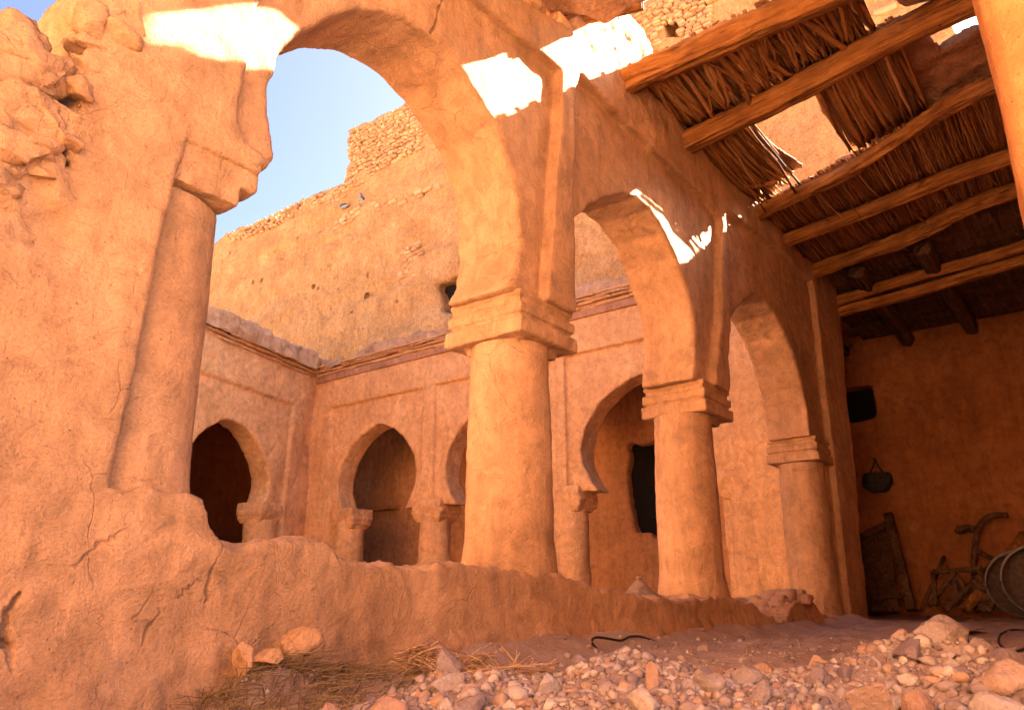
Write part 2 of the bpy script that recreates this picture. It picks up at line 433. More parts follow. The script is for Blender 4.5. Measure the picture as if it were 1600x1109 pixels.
# ------------------------------------------------------------------ near arcade
arc = thing('near_arcade', 'big weathered mud arcade in front with three horseshoe arches on round columns', 'arcade wall', (4.26, 3.3, GZ))
A1 = [(1.87, 1.95), (1.965, 2.12), (1.90, 2.33), (1.88, 2.5), (1.935, 2.7), (2.03, 2.88), (2.2, 3.12), (2.4, 3.33), (2.6, 3.47), (2.81, 3.55), (3.1, 3.57), (3.40, 3.48), (3.74, 3.25), (3.98, 2.855), (4.03, 2.41), (3.97, 2.2), (3.89, 2.02), (3.5, 1.6), (2.2, 1.6)]
A2 = [(4.70, 2.02), (4.63, 2.25), (4.61, 2.45), (4.66, 2.7), (4.80, 2.93), (5.04, 3.16), (5.3, 3.37), (5.56, 3.52), (5.85, 3.60), (6.12, 3.58), (6.4, 3.46), (6.63, 3.26), (6.83, 3.0), (6.93, 2.8), (6.96, 2.5), (6.91, 2.25), (6.84, 2.0), (6.5, 1.6), (5, 1.6)]
A3 = [(7.55, 1.9), (7.60, 2.1), (7.60, 2.42), (7.70, 2.7), (7.96, 2.96), (8.42, 3.34), (8.9, 3.58), (9.25, 3.60), (9.56, 3.50), (9.9, 3.3), (10.17, 3.04), (10.38, 2.7), (10.47, 2.39), (10.48, 2.0), (10, 1.6), (8, 1.6)]
top = [(-1.2, 1.7), (-.3, 1.95), (.4, 1.72), (.70, 1.94), (.77, 2.13), (.84, 2.11), (.92, 1.90), (.985, 1.97), (1.00, 2.2), (1.05, 2.9), (1.2, 3.3), (1.6, 3.9), (2.2, 4.25), (2.9, 4.4), (3.6, 4.45), (4.1, 4.5), (4.5, 4.62), (4.76, 4.8), (4.85, 5.1), (5.2, 5.35), (5.87, 5.62), (6.1, 5.6), (6.42, 5.45), (6.5, 5.0), (12.62, 5.0), (12.55, 4.5), (11.85, -.4)]
outline = top + [(11.8, -.9), (11.02, -.9), (11.02, 2.03), (1.88, 2.03), (1.80, 1.94), (1.46, 1.94), (1.43, 1.6), (1.40, .9), (1.36, .3), (1.36, -.9), (-1.2, -.9)]
panels = [[(1.95, 2.0), (1.76, 2.03), (1.68, 2.12), (1.67, 2.25), (1.70, 2.45), (1.75, 3.2), (2.1, 4.0), (4.5, 4.15), (4.53, 4.51), (4.46, 3.6), (4.25, 2.1), (4.24, 1.9), (2.0, 1.9)],
          [(4.61, 1.9), (4.65, 3.1), (4.72, 4.12), (4.78, 4.30), (5.6, 4.24), (7.5, 4.22), (7.80, 4.12), (7.46, 2.81), (7.15, 1.9)],
          [(7.62, 1.9), (7.74, 2.73), (7.84, 3.7), (7.95, 4.35), (9.5, 4.45), (11.2, 4.5), (11.26, 4.3), (11.18, 2.0), (11.02, -.9), (7.6, -.9)]]
crk = []
def img_crack(pts, w, d, Y=3.0): crk.append((np.array([onY(a, b, Y) for a, b in pts]), w, d))
img_crack([(0, 935), (37, 917), (77, 901), (122, 877), (129, 868), (162, 846), (177, 836), (221, 809)], .010, .035, 2.95)
img_crack([(29, 927), (7, 962), (4, 999), (9, 1028), (11, 1050), (2, 1072)], .016, .05, 2.93)
img_crack([(4, 999), (18, 1006), (29, 1019)], .010, .03, 2.93)
img_crack([(251, 940), (243, 962), (221, 999), (214, 1032), (206, 1054)], .009, .035, 2.93)
img_crack([(251, 940), (269, 936), (291, 921), (300, 910), (320, 902)], .007, .03, 2.93)
img_crack([(347, 855), (335, 877), (324, 906), (321, 921), (324, 932), (313, 947)], .009, .035, 2.93)
img_crack([(450, 930), (455, 955), (468, 975)], .006, .02, 2.93)
crk.append((np.array([onY(702, -25, 3.02), onY(693, 0, 3.02), onY(686, 14, 3.02), onY(684, 32, 3.02), onY(675, 50, 3.02), onY(662, 62, 3.15), onY(640, 82, 3.38), onY(621, 97, 3.62)]), .012, .05))
big = [onY(a, b, 2.95)[[0, 2]] for a, b in [(120, 45), (104, 92), (112, 139), (95, 170), (85, 196), (88, 221), (104, 240), (112, 258)]]
def crackpost(V, Q):
    return V
def carve(o, cracks):
    """split the faces round each crack finer, then press a narrow jagged groove into the mud"""
    me = o.data; bm = bmesh.new(); bm.from_mesh(me)
    inv = np.array(o.matrix_basis) if False else None
    off = np.array(o.parent.location) * 0
    fine = []
    for P, w, d in cracks:
        L = [P[0]]
        for a, b in zip(P[:-1], P[1:]):
            for k in range(1, 5):
                q = a+(b-a)*k/4
                if k < 4: q = q + rng.normal(0, .007, 3)*np.array([1, .2, 1])
                L.append(q)
        fine.append((np.array(L), w, d))
    def dist(co, L):
        best = np.full(len(co), 9.0); tpar = np.zeros(len(co))
        for k, (a, b) in enumerate(zip(L[:-1], L[1:])):
            e = b-a; t = np.clip((co-a)@e/(e@e+1e-9), 0, 1)
            dd = co-a-t[:, None]*e
            dd = np.linalg.norm(dd*np.array([1, .35, 1]), axis=1)
            mm = dd < best; best[mm] = dd[mm]; tpar[mm] = (k+t[mm])/(len(L)-1)
        return best, tpar
    for it, rad in ((0, .05), (1, .03)):
        co = np.array([v.co[:] for v in bm.verts])
        near = np.zeros(len(co), bool)
        for L, w, d in fine:
            lo, hi = L.min(0)-.12, L.max(0)+.12
            c = np.nonzero(((co > lo) & (co < hi)).all(1))[0]
            if len(c): near[c[dist(co[c], L)[0] < rad+w]] = True
        bm.verts.ensure_lookup_table()
        es = [e for e in bm.edges if near[e.verts[0].index] and near[e.verts[1].index]]
        bmesh.ops.subdivide_edges(bm, edges=es, cuts=1 if it else 2, use_grid_fill=True)
        bm.verts.index_update()
    bm.normal_update()
    co = np.array([v.co[:] for v in bm.verts]); N = np.array([v.normal[:] for v in bm.verts])
    for L, w, d in fine:
        lo, hi = L.min(0)-.1, L.max(0)+.1
        c = np.nonzero(((co > lo) & (co < hi)).all(1))[0]
        if not len(c): continue
        ds, tp = dist(co[c], L)
        ww = w*(.45+.75*np.sin(np.pi*np.clip(tp*.9+.05, 0, 1)))
        k = np.clip(1-ds/ww, 0, 1)**.7
        co[c] -= N[c]*(k*d)[:, None]
    for v, p in zip(bm.verts, co): v.co = p
    bm.to_mesh(me); bm.free()
    me.polygons.foreach_set('use_smooth', np.ones(len(me.polygons), bool)); me.update()
def f_arc(x, y, z):
    X, Z = x[:, :, 0], z[0]                                   # (nx,1),(1,nz)
    rough = .010*fbm(X, 0*X, Z, 5, 3, 31)
    out = poly2d(X, Z, outline)
    edge = np.clip((Z-4.0)/.5, 0, 1) + np.clip((1.2-X)/.25, 0, 1)*np.clip((Z-1.6)/.3, 0, 1)
    out = out + edge*.07*fbm(X, 0*X, Z, 3.2, 4, 77) + rough*.5
    hole = np.minimum(np.minimum(poly2d(X, Z, A1), poly2d(X, Z, A2)), poly2d(X, Z, A3)) + rough
    d2 = smax(out, -hole, .012)
    pan = np.minimum(np.minimum(poly2d(X, Z, panels[0]), poly2d(X, Z, panels[1])), poly2d(X, Z, panels[2]))
    pan = pan + .010*fbm(X, 0*X, Z, 4, 3, 12)
    fr = smax(d2, -pan, .02)
    d2 = d2[:, None, :]; fr = fr[:, None, :]
    base = slab(d2, y, 3.03, 3.62)
    frame = slab(fr, y, 2.94, 3.2)
    cr = np.full(X.shape[0:1]+Z.shape[1:], 9.0)
    for k, (a, b) in enumerate(zip(big[:-1], big[1:])):
        e = b-a; t = np.clip(((X-a[0])*e[0]+(Z-a[1])*e[1])/(e@e), 0, 1)
        cr = np.minimum(cr, np.sqrt((X-a[0]-t*e[0])**2+(Z-a[1]-t*e[1])**2)-(.034-.004*k))
    cr = cr + .022*fbm(X, 0*X, Z, 9, 3, 90)
    d = smin(base, frame, .015)
    return smax(d, -np.maximum(cr[:, None, :], y-3.22), .03)
def post_arc(V, Q):
    N = normals(V, Q)
    x, y, z = V.T
    d = .014*fbm(x, y, z, 1.3, 3, 3) + .006*fbm(x, y, z, 6, 3, 8)
    core = np.clip((1.15-x)/.25, 0, 1)*np.clip((z-1.35-.35*vnoise(x*3, y, z*3, 5))/.15, 0, 1)   # broken rubble core at the far left top
    rub = np.maximum(core, .35*np.clip((z-4.45)/.3, 0, 1)*(x < 6.6))
    rid = 1-np.abs(fbm(x, y, z, 3.0, 4, 41))*1.3
    lay = np.abs(fbm(x*.5+z*.6, y, z*1.3-x*.4, 5.0, 4, 47))
    d = d + rub*(.06*rid - .05 - .03*lay + .03*fbm(x, y, z, 14, 3, 44))
    batter = np.clip((1.5-x)/1.0, 0, 1)*np.clip((.5-z)/.8, 0, 1)*.05
    V = V + N*d[:, None]; V[:, 1] -= batter*(N[:, 1] < -.3)
    return V
wall = sdfmesh('wall', (-1.3, 2.80, -.95), (12.75, 3.75, 5.8), .025, f_arc, M['near'], arc, post=post_arc)
carve(wall, crk)

sillx = [-1.3, 1.36, 1.5, 1.70, 1.76, 1.80, 1.87, 2.05, 2.22, 2.4, 2.65, 2.82, 3.0, 3.3, 3.76, 3.9, 4.37, 4.65, 4.85, 5.11, 5.5, 6.0, 6.41, 7.23, 7.6, 8.01, 8.3, 8.5, 8.75, 9.04, 9.3, 9.7, 9.9, 10.3, 10.6, 11.1]
sillz = [.40, .40, .385, .38, .36, .26, .21, .23, .245, .235, .15, .14, .12, .13, .14, .13, .12, .09, .04, -.0, -.02, -.03, -.02, -.04, -.08, -.18, -.22, -.20, -.10, -.02, -.05, -.16, -.22, -.3, -.40, -.5]
def f_sill(x, y, z):
    X = x[:, :, 0]
    zt = np.interp(X[:, 0], sillx, sillz)[:, None] + .022*fbm(x[:, 0, 0], 0*x[:, 0, 0], 0*x[:, 0, 0], 3.5, 4, 19)[:, None]
    zt = zt[:, :, None] + .03*fbm(x[:, :, 0], y[0].T, 0*x[:, :, 0], 4, 3, 55)[:, :, None]
    fy = 2.93 - .03*np.clip((.4-z), 0, 1.2) - .05*np.clip((-.15-z)/.2, 0, 1)
    d = np.maximum(z-zt, np.maximum(fy-y, y-3.66))
    d = smax(z-zt, np.maximum(fy-y, y-3.66), .02)
    return np.maximum(d, np.maximum(x-11.05, -1.25-x))
def post_sill(V, Q):
    N = normals(V, Q); x, y, z = V.T
    d = .016*fbm(x, y, z, 1.5, 3, 13) + .009*fbm(x, y, z, 6, 3, 18) + .022*np.clip((N[:, 2]-.2), 0, 1)*fbm(x, y, z, 14, 3, 21)
    d = d + np.clip((-.22-z)/.1, 0, 1)*.03*fbm(x, y, z, 6, 3, 71)
    return V+N*d[:, None]
sill = sdfmesh('parapet', (-1.35, 2.7, -.9), (11.2, 3.8, .6), .025, f_sill, M['near'], arc, post=post_sill)
carve(sill, crk[:8])

def lathe(name, cx, cy, zs, rs, mat, parent, seg=72, layers=(), lean=(0, 0)):
    zz = np.linspace(zs[0], zs[-1], max(8, int((zs[-1]-zs[0])/.025))); rr = np.interp(zz, zs, rs)
    an = np.linspace(0, 2*np.pi, seg, endpoint=False)
    t = (zz-zs[0])/(zs[-1]-zs[0])
    X = cx + lean[0]*t[:, None] + rr[:, None]*np.cos(an); Y = cy + lean[1]*t[:, None] + rr[:, None]*np.sin(an)
    V = np.stack([X, Y, np.broadcast_to(zz[:, None], X.shape)], -1).reshape(-1, 3)
    i = np.arange(len(zz)-1)[:, None]*seg; j = np.arange(seg)[None, :]; j2 = (j+1) % seg
    Q = np.stack([i+j, i+j2, i+seg+j2, i+seg+j], -1).reshape(-1, 4)
    if layers: V = disp(V, Q, layers)
    return mesh(name, V, Q, mat, parent)
def f_cap(cx, cy, hw, z0, z1):
    k = (z1-z0)/.38
    def f(x, y, z):
        def b(hw_, a, c, r=.015): return box3(x, y, z, (cx-hw_, cy-hw_, z0+a*k), (cx+hw_, cy+hw_, z0+c*k), r)
        d = smin(b(hw-.115, 0, .10), b(hw, .055, .175), .045)
        d = np.minimum(d, b(hw-.035, .15, .27, .006))
        d = np.minimum(d, b(hw-.012, .205, .29, .008))
        d = np.minimum(d, b(hw-.04, .26, .39, .006))
        d = np.minimum(d, b(hw-.022, .34, .385, .008))
        return d
    return f
CL = [(1.2, .008, 2, 61), (6, .0035, 3, 63), (16, .0025, 2, 65)]
for cx, z0, zb in [(1.52, .1, 0), (4.26, -.1, 1), (7.10, -.25, 2), (10.80, -.45, 3)]:
    top_z = 1.72
    zs = [z0, z0+.25, z0+.45, 1.2, top_z]
    rs = [.40, .335, .305, .298, .288] if zb else [.36, .33, .31, .30, .29]
    c = lathe('column', cx, 3.31, zs, rs, M['near'], arc, layers=CL, lean=(0, 0) if zb < 2 else (.03, 0))
    hw = .355 if zb else .35
    kx = cx+.04 if zb == 1 else (cx+.15 if zb == 3 else (1.51 if zb == 0 else cx+.17))
    if zb == 2: kx = 7.30
    if zb == 3: kx = 10.88
    if zb == 0:
        def f0(x, y, z):
            d = box3(x, y, z, (1.2, 2.965, 1.83), (1.855, 3.66, 2.0), .02)
            return np.minimum(np.minimum(d, box3(x, y, z, (1.2, 2.975, 1.735), (1.77, 3.64, 1.86), .012)), box3(x, y, z, (1.2, 2.935, 1.925), (1.845, 3.67, 1.985), .012))
    sdfmesh('capital', (kx-.42, 2.88, 1.6), (kx+.42, 3.75, 2.12), .0125, f_cap(kx, 3.32, hw, 1.67, 2.05) if zb else f0, M['near'], c,
            layers=[(3, .006, 2, 91), (13, .005, 3, 93)])

def f_corbel(cx, cy, hw, hd, z0, z1):
    def f(x, y, z):
        h = z1-z0
        def b(k, d_, a, c): return box3(x, y, z, (cx-hd+d_, cy-hw+k, z0+a*h), (cx+hd-d_, cy+hw-k, z0+c*h), .02)
        d = smin(b(.11, .07, 0, .25), b(.06, .04, .2, .5), .02)
        return smin(smin(d, b(.02, .02, .46, .74), .02), b(.05, .0, .7, 1.25), .02)
    return f
# ------------------------------------------------------------------ end wall of the court (perpendicular, facing us)
XE = 12.6
endw = thing('end_arcade', 'sunless orange wall closing the court beyond the columns, with pointed horseshoe arches in framed panels', 'arcade wall', (XE+.3, 10, GZ))
half = [(1.02, 1.9), (1.16, 2.08), (1.34, 2.45), (1.38, 2.75), (1.27, 3.15), (.98, 3.55), (.6, 3.84), (.25, 3.99), (0, 4.05)]
def archpoly(c, hs=1.0): return [(c-a*hs, z) for a, z in half] + [(c+a*hs, z) for a, z in half[::-1][1:]] + [(c+.8, 1.7), (c-.8, 1.7)]
E_c = [13.98, 10.33, 6.72]
E_pan = [[(12.38, -.9), (12.38, 4.68), (15.72, 4.68), (15.6, -.9)], [(8.62, -.9), (8.62, 4.70), (12.0, 4.70), (12.0, -.9)], [(5.0, -.9), (4.95, 4.70), (8.38, 4.70), (8.38, -.9)]]
def f_end(x, y, z):
    Y, Z = y[0], z[0]
    r = .02*fbm(Y*1.0, 0*Y, Z, 2.5, 3, 5)
    out = poly2d(Y, Z, [(3.45, -.9), (3.45, 5.8), (16.9, 5.8), (16.9, -.9)])
    void = np.minimum(np.minimum(*[poly2d(Y, Z, archpoly(c)) for c in E_c[:2]]), poly2d(Y, Z, archpoly(E_c[2])))
    void = np.minimum(void, poly2d(Y, Z, [(5.25, -2), (5.25, 1.92), (15.2, 1.92), (15.2, -2)]))
    d2 = smax(out, -(void+r*.6), .03)
    pan = np.minimum(np.minimum(poly2d(Y, Z, E_pan[0]), poly2d(Y, Z, E_pan[1])), poly2d(Y, Z, E_pan[2])) + r*.2
    fr = np.maximum(d2, -pan)
    return np.minimum(slab(d2[None], x, XE+.10, XE+.65), slab(fr[None], x, XE, XE+.3))
sdfmesh('wall', (12.4, 3.3, -1.0), (13.45, 17.0, 5.95), .045, f_end, M['far'], endw, layers=[(.9, .02, 3, 4), (4, .010, 3, 6)])
for yc in (15.05, 12.16, 8.52, 4.86):
    c = lathe('column', XE+.34, yc, [-.5, .2, 1.0, 1.75], [.40, .37, .36, .355], M['far'], endw, seg=40, layers=[(1.5, .02, 3, 7), (6, .01, 2, 9)])
    sdfmesh('capital', (XE-.2, yc-.6, 1.5), (XE+.9, yc+.6, 2.1), .03, f_corbel(XE+.34, yc, .47, .36, 1.56, 1.95), M['far'], c, layers=[(3, .02, 3, 8), (9, .012, 2, 3)])
def cornice(name, length, z0, mat, parent, xf, par_h, seed):
    """stepped tile cornice along local t, out = protrusion; xf maps (t,out,z)->world"""
    st = np.random.default_rng(seed); bl = []
    for row, (zz, out, hh) in enumerate([(.02, .05, .035), (.10, .11, .035), (.18, .20, .022)]):
        t = 0
        while t < length:
            L = st.uniform(.25, .6)
            if not (row == 2 and st.random() < .10): bl.append((t, min(t+L, length), out+st.normal(0, .012), z0+zz+st.normal(0, .008), hh))
            t += L+.004
    bm = bmesh.new()
    for a, b, out, zz, hh in bl:
        r = bmesh.ops.create_cube(bm, size=1.0)
        for v in r['verts']:
            v.co = Vector(xf(a+(v.co.x+.5)*(b-a), -.3+(v.co.y+.5)*(.3+out) , zz+v.co.z*2*hh + random.uniform(-.006, .006)))
    bmesh.ops.bevel(bm, geom=bm.edges[:], offset=.012, segments=1, affect='EDGES', clamp_overlap=True)
    return bmobj(name, bm, mat, parent)
cornice('cornice', 13.2, 5.62, M['cornice'], endw, lambda t, o, z: (XE-o, 16.65-t, z), .3, 3)
def f_par(x, y, z):
    Y = y[0]
    zt = 6.02 + .10*fbm(Y, 0*Y, 0*Y, .8, 4, 3)
    zt = zt[None]
    return smax(z-zt, np.maximum(np.abs(x-(XE+.3))-.42-.15*np.clip(5.9-z, 0, 1), np.maximum(3.4-y, y-17)), .08)
sdfmesh('roof_edge', (XE-.35, 3.2, 5.7), (XE+1.0, 17.2, 6.5), .045, f_par, M['edge'], endw, layers=[(2, .06, 4, 81), (8, .02, 3, 83)])
# roof, back wall of the end gallery
gal = thing('gallery_back_wall', 'shadowed back wall inside the end gallery, seen through its arches', 'wall', (15.9, 10, GZ))
def f_gb(x, y, z):
    Y, Z = y[0], z[0]
    d2 = poly2d(Y, Z, [(4.15, -.9), (4.15, 5.6), (22, 5.6), (22, -.9)])
    holes = []
    for pts in ([(981, 695), (1040, 690), (1040, 840), (992, 834), (981, 770)], [(536, 790), (562, 810), (565, 900), (536, 900)]):
        P = [onX(a, b, 15.7) for a, b in pts]; holes.append(poly2d(Y, Z, [(q[1], q[2]) for q in P]))
    hl = np.minimum(*holes) + .06*fbm(Y, 0*Y, Z, 3, 4, 2)
    hl = slab(hl[None], x, 15.4, 16.55)
    return np.maximum(slab(d2[None], x, 15.7, 16.7), -hl)
sdfmesh('wall', (15.5, 3.3, -1), (16.85, 22.1, 5.8), .06, f_gb, M['gallery'], gal, layers=[(1, .03, 3, 14), (5, .012, 2, 15)])
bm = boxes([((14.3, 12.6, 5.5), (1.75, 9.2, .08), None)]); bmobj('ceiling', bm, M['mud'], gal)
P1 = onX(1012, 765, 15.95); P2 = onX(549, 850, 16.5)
bm = boxes([((15.95, P1[1], P1[2]), (.02, .6, 1.2), None), ((16.2, P2[1], P2[2]), (.02, .5, 1.0), None)]); bmobj('painted_dark', bm, M['soot_and_dark'], gal)  # black plates painted in for the darkness inside the two openings
P = onX(585, 795, 15.5)
bm = boxes([((15.55, P[1], P[2]), (.14, .9, .05), None)]); bmobj('shelf', bm, M['smooth'], gal)

# ------------------------------------------------------------------ opposite wall of the court (left, in blue shade)
a16 = math.radians(16)
UO = np.array([12.72, 16.45]); ud = -np.array([math.cos(a16), math.sin(a16)]); vd = np.array([-math.sin(a16), math.cos(a16)])   # along, into wall
nv = np.array([vd[0], vd[1], 0])
def onW(px, py):
    r = ray(px, py); k = (UO@vd)/(r[:2]@vd); p = r*k; return float((p[:2]-UO)@ud), float(p[2])
opp = thing('opposite_arcade', 'left court wall in cool purplish shade with one dark arch and a raised panel edge', 'arcade wall', (UO[0]+ud[0]*2, UO[1]+ud[1]*2, GZ))
ax_u, ax_z = onW(372, 657)
ccap_u, ccap_z = onW(427, 800)
lcz = onW(427, 818)[1]
rp = [onW(*p) for p in [(411, 796), (417, 785), (424, 765), (426, 748), (422, 726), (414, 705), (403, 685), (390, 668)]]
L_arch = rp + [(ax_u, ax_z)] + [(2*ax_u-u, z) for u, z in rp[::-1]] + [(ax_u+.5, lcz-.1), (ax_u-.5, lcz-.1)]
gz_u, gz_z = onW(460, 633)
def f_opp(x, y, z):                                     # local: x = along, y = into wall
    U, Z = x[:, :, 0], z[0]
    r = .02*fbm(U, 0*U, Z, 2.5, 3, 6)
    out = poly2d(U, Z, [(-.4, -.9), (-.4, 5.8), (20, 5.8), (20, -.9)])
    void = np.minimum(poly2d(U, Z, L_arch), poly2d(U, Z, [(ccap_u-.1, -2), (ccap_u-.1, lcz+.3), (2*ax_u-ccap_u+.1, lcz+.3), (2*ax_u-ccap_u+.1, -2)]))
    d2 = smax(out, -(void+r*.6), .03)
    pan = poly2d(U, Z, [(gz_u+.15, -.9), (gz_u, gz_z), (gz_u+7, gz_z), (gz_u+7, -.9)]) + r*.4
    fr = np.maximum(d2, -pan)
    return smin(slab(d2[:, None, :], y, .07, .65), slab(fr[:, None, :], y, 0, .3), .02)
x, y, z = grid((-.5, -.2, -1.0), (20.2, .9, 5.95), .05)
V, Q = surfnet(f_opp(x, y, z), (-.5, -.2, -1.0), .05)
def W2(V): return np.stack([UO[0]+V[:, 0]*ud[0]+V[:, 1]*vd[0], UO[1]+V[:, 0]*ud[1]+V[:, 1]*vd[1], V[:, 2]], 1)
V = W2(disp(V, Q, [(.9, .03, 3, 24), (4, .014, 3, 26)])); Q = Q[:, ::-1]
mesh('wall', V, Q, M['far'], opp)
cw = UO+ud*(ccap_u+.05)+vd*.33
c = lathe('column', cw[0], cw[1], [-.5, .2, 1.0, lcz+.08], [.44, .40, .39, .38], M['far'], opp, seg=40, layers=[(1.5, .02, 3, 7)])
def f_corbel2(cu_, cv):
    g_ = f_corbel(cv, cu_, .45, .38, lcz, lcz+.38)
    return lambda x, y, z: g_(y, x, z)
x, y, z = grid((ccap_u-.7, -.3, lcz-.1), (ccap_u+.8, 1.0, lcz+.5), .03)
V, Q = surfnet(f_corbel2(ccap_u+.05, .36)(x, y, z), (ccap_u-.7, -.3, lcz-.1), .03)
mesh('capital', W2(disp(V, Q, [(3, .02, 3, 8)])), Q[:, ::-1], M['far'], c)
cornice('cornice', 18, 5.60, M['cornice'], opp, lambda t, o, z: (UO[0]+ud[0]*(t-.25)-vd[0]*o, UO[1]+ud[1]*(t-.25)-vd[1]*o, z), .3, 5)
def f_par2(x, y, z):
    zt = 6.30 + .16*fbm(x[:, 0, 0], 0*x[:, 0, 0], 0*x[:, 0, 0], .8, 4, 13)[:, None, None]
    return smax(z-zt + np.clip(.5-y, -1, 1)*.25, np.maximum(np.abs(y-.6)-.8-.1*np.clip(5.9-z, 0, 1), np.maximum(-.4-x, x-20)), .08)
x, y, z = grid((-.6, -.6, 5.7), (20.2, 1.8, 7.0), .05)
V, Q = surfnet(f_par2(x, y, z), (-.6, -.6, 5.7), .05)
mesh('roof_edge', W2(disp(V, Q, [(2, .08, 4, 87), (8, .03, 3, 88)])), Q[:, ::-1], M['edge'], opp)
def wbox(u0, u1, v0, v1, z0, z1):
    q = [UO+ud*u+vd*v for u, v in ((u0, v0), (u1, v0), (u1, v1), (u0, v1))]
    V = np.array([[*p, zz] for zz in (z0, z1) for p in q]); Q = np.array([[0, 1, 2, 3], [7, 6, 5, 4], [0, 4, 5, 1], [1, 5, 6, 2], [2, 6, 7, 3], [3, 7, 4, 0]])
    return V, Q[:, ::-1]
V, Q = wbox(-2.5, 20, .66, 4.0, 5.45, 5.6); mesh('ceiling', V, Q, M['mud'], opp, smooth=False)
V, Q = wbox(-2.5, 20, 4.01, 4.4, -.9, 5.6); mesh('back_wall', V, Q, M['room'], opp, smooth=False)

# ------------------------------------------------------------------ tall ruined wall behind the court
XT = 16.8
tall = thing('tall_ruined_wall', 'tall crumbling mud and stone wall with a higher tower end rising behind the court against the sky', 'ruined wall', (XT+.5, 14, GZ))
def yz(px, py, X=XT): p = onX(px, py, X); return (float(p[1]), float(p[2]))
prof = [yz(*p) for p in [(1488, 45), (1470, -40), (1300, -90), (1100, -60), (1003, 8), (960, 40), (800, 100), (700, 130), (640, 155), (600, 176), (575, 192), (546, 203), (540, 288), (500, 298), (470, 312), (445, 328), (410, 343), (375, 358), (350, 368)]]
prof = [(prof[0][0], -.9)] + prof + [(34, prof[-1][1]+.1), (34, -.9)]
holes_t = [[(684, 442), (722, 424), (730, 490), (690, 490)], [(1040, 28), (1073, 24), (1074, 52), (1040, 56)]]
small = [(575, 430, .13), (466, 372, .10), (395, 440, .10), (408, 438, .10), (497, 450, .09), (360, 395, .12), (488, 447, .1), (620, 470, .1), (570, 462, .09), (438, 478, .08), (440, 498, .07), (1445, 75, .2)]
for _ in range(38):
    small.append((float(rng.uniform(345, 720)), float(rng.uniform(330, 560)), float(rng.uniform(.02, .06))))
def f_tall(x, y, z):
    Y, Z = y[0], z[0]
    d2 = poly2d(Y, Z, prof) + .12*fbm(Y, 0*Y, Z, 1.1, 4, 9)*np.clip((Z-9)/3, 0.1, 1) + .07*vnoise(Y*3.2, 0*Y, Z*3.2, 8)
    d = slab(d2[None], x, XT, XT+1.0)
    for pts in holes_t:
        h = poly2d(Y, Z, [yz(*p) for p in pts]) + .10*fbm(Y, 0*Y, Z, 2, 3, 3)
        d = np.maximum(d, -slab(h[None], x, XT-.5, XT+.75))
    for px, py, r in small:
        q = yz(px, py); h = np.sqrt((Y-q[0])**2+((Z-q[1])/1.4)**2) - r*.8
        d = np.maximum(d, -slab(h[None], x, XT-.5, XT+.35))
    return d
def post_tall(V, Q):
    N = normals(V, Q); x, y, z = V.T
    d = .07*fbm(x, y, z, .5, 3, 3) + .03*fbm(x, y, z, 2.2, 4, 5)
    lay = fbm(x*0, y*.25, z, 1.6, 2, 15)                     # eroded lifts of rammed earth
    d = d + .09*np.clip(lay, -.35, .6) - .10*np.clip(fbm(x, y, z*1.8, 1.3, 4, 25)-.45, 0, 1)
    zl = z + .12*fbm(x*0, y*.4, z*0, 1, 3, 33); ph = np.abs(((zl/.92)+.5) % 1-.5)*.92      # lift joints of the rammed earth
    d = d - .05*np.exp(-(ph/.05)**2)*np.clip(.3+fbm(x, y, z, .8, 3, 35), 0, 1)
    return V+N*d[:, None]
sdfmesh('wall', (XT-.4, .4, -1), (XT+1.3, 34.2, 20.5), .085, f_tall, M['tall'], tall, post=post_tall)
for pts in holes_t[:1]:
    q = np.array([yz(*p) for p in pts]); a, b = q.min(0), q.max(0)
    bm = boxes([((XT+.40, (a[0]+b[0])/2, (a[1]+b[1])/2), (.02, (b[0]-a[0])/2+.2, (b[1]-a[1])/2+.2), None)]); bmobj('painted_dark', bm, M['soot_and_dark'], tall)  # black plate stands in for the dark depth of the window
def ico(n):
    bm = bmesh.new(); bmesh.ops.create_icosphere(bm, subdivisions=n, radius=1)
    V = np.array([v.co[:] for v in bm.verts]); T = np.array([[v.index for v in f.verts] for f in bm.faces]); bm.free(); return V, T
def chip(V, rg, cuts=9, lo=.55, hi=.9):
    V = V.copy()
    for _ in range(cuts):
        n = rg.normal(size=3); n /= np.linalg.norm(n); d = rg.uniform(lo, hi)
        s = V@n-d; V -= np.clip(s, 0, None)[:, None]*n
    return V
IV, IT = ico(2)
def stones(spots, rg, flat=(1, 1, 1)):
    VV, TT = [], []
    for k, (c, s) in enumerate(spots):
        W = chip(np.sign(IV)*np.abs(IV)**.42, rg, 6, .85, 1.25)*np.asarray(s); VV.append(W+np.asarray(c)); TT.append(IT+k*len(IV))
    return np.concatenate(VV), np.concatenate(TT)
rg = np.random.default_rng(3)
def in_poly(p, poly):
    return float(poly2d(np.array([[p[0]]]), np.array([[p[1]]]), poly)[0, 0]) < 0
def masonry(polypx, sz, dens=1.0, lim=1600):
    poly = [yz(*p) for p in polypx]; ys = [p[0] for p in poly]; zs = [p[1] for p in poly]; out = []
    z = min(zs)
    while z < max(zs):
        y = min(ys)+rg.uniform(0, sz)
        hrow = sz*rg.uniform(.30, .55)
        while y < max(ys):
            w = sz*rg.uniform(.6, 1.5)
            if in_poly((y+w/2, z), poly) and rg.random() < dens:
                out.append(((XT+.01+rg.normal(0, .03), y+w/2, z+rg.normal(0, .02)), (.10, w*.46, hrow*.48)))
            y += w
        z += hrow
    return out[:lim]
sp = masonry([(546, 206), (575, 195), (640, 160), (668, 190), (655, 235), (600, 262), (545, 300), (541, 285)], .24)
sp += masonry([(350, 369), (410, 345), (470, 316), (541, 291), (543, 312), (480, 330), (420, 358), (360, 380)], .24, .85)
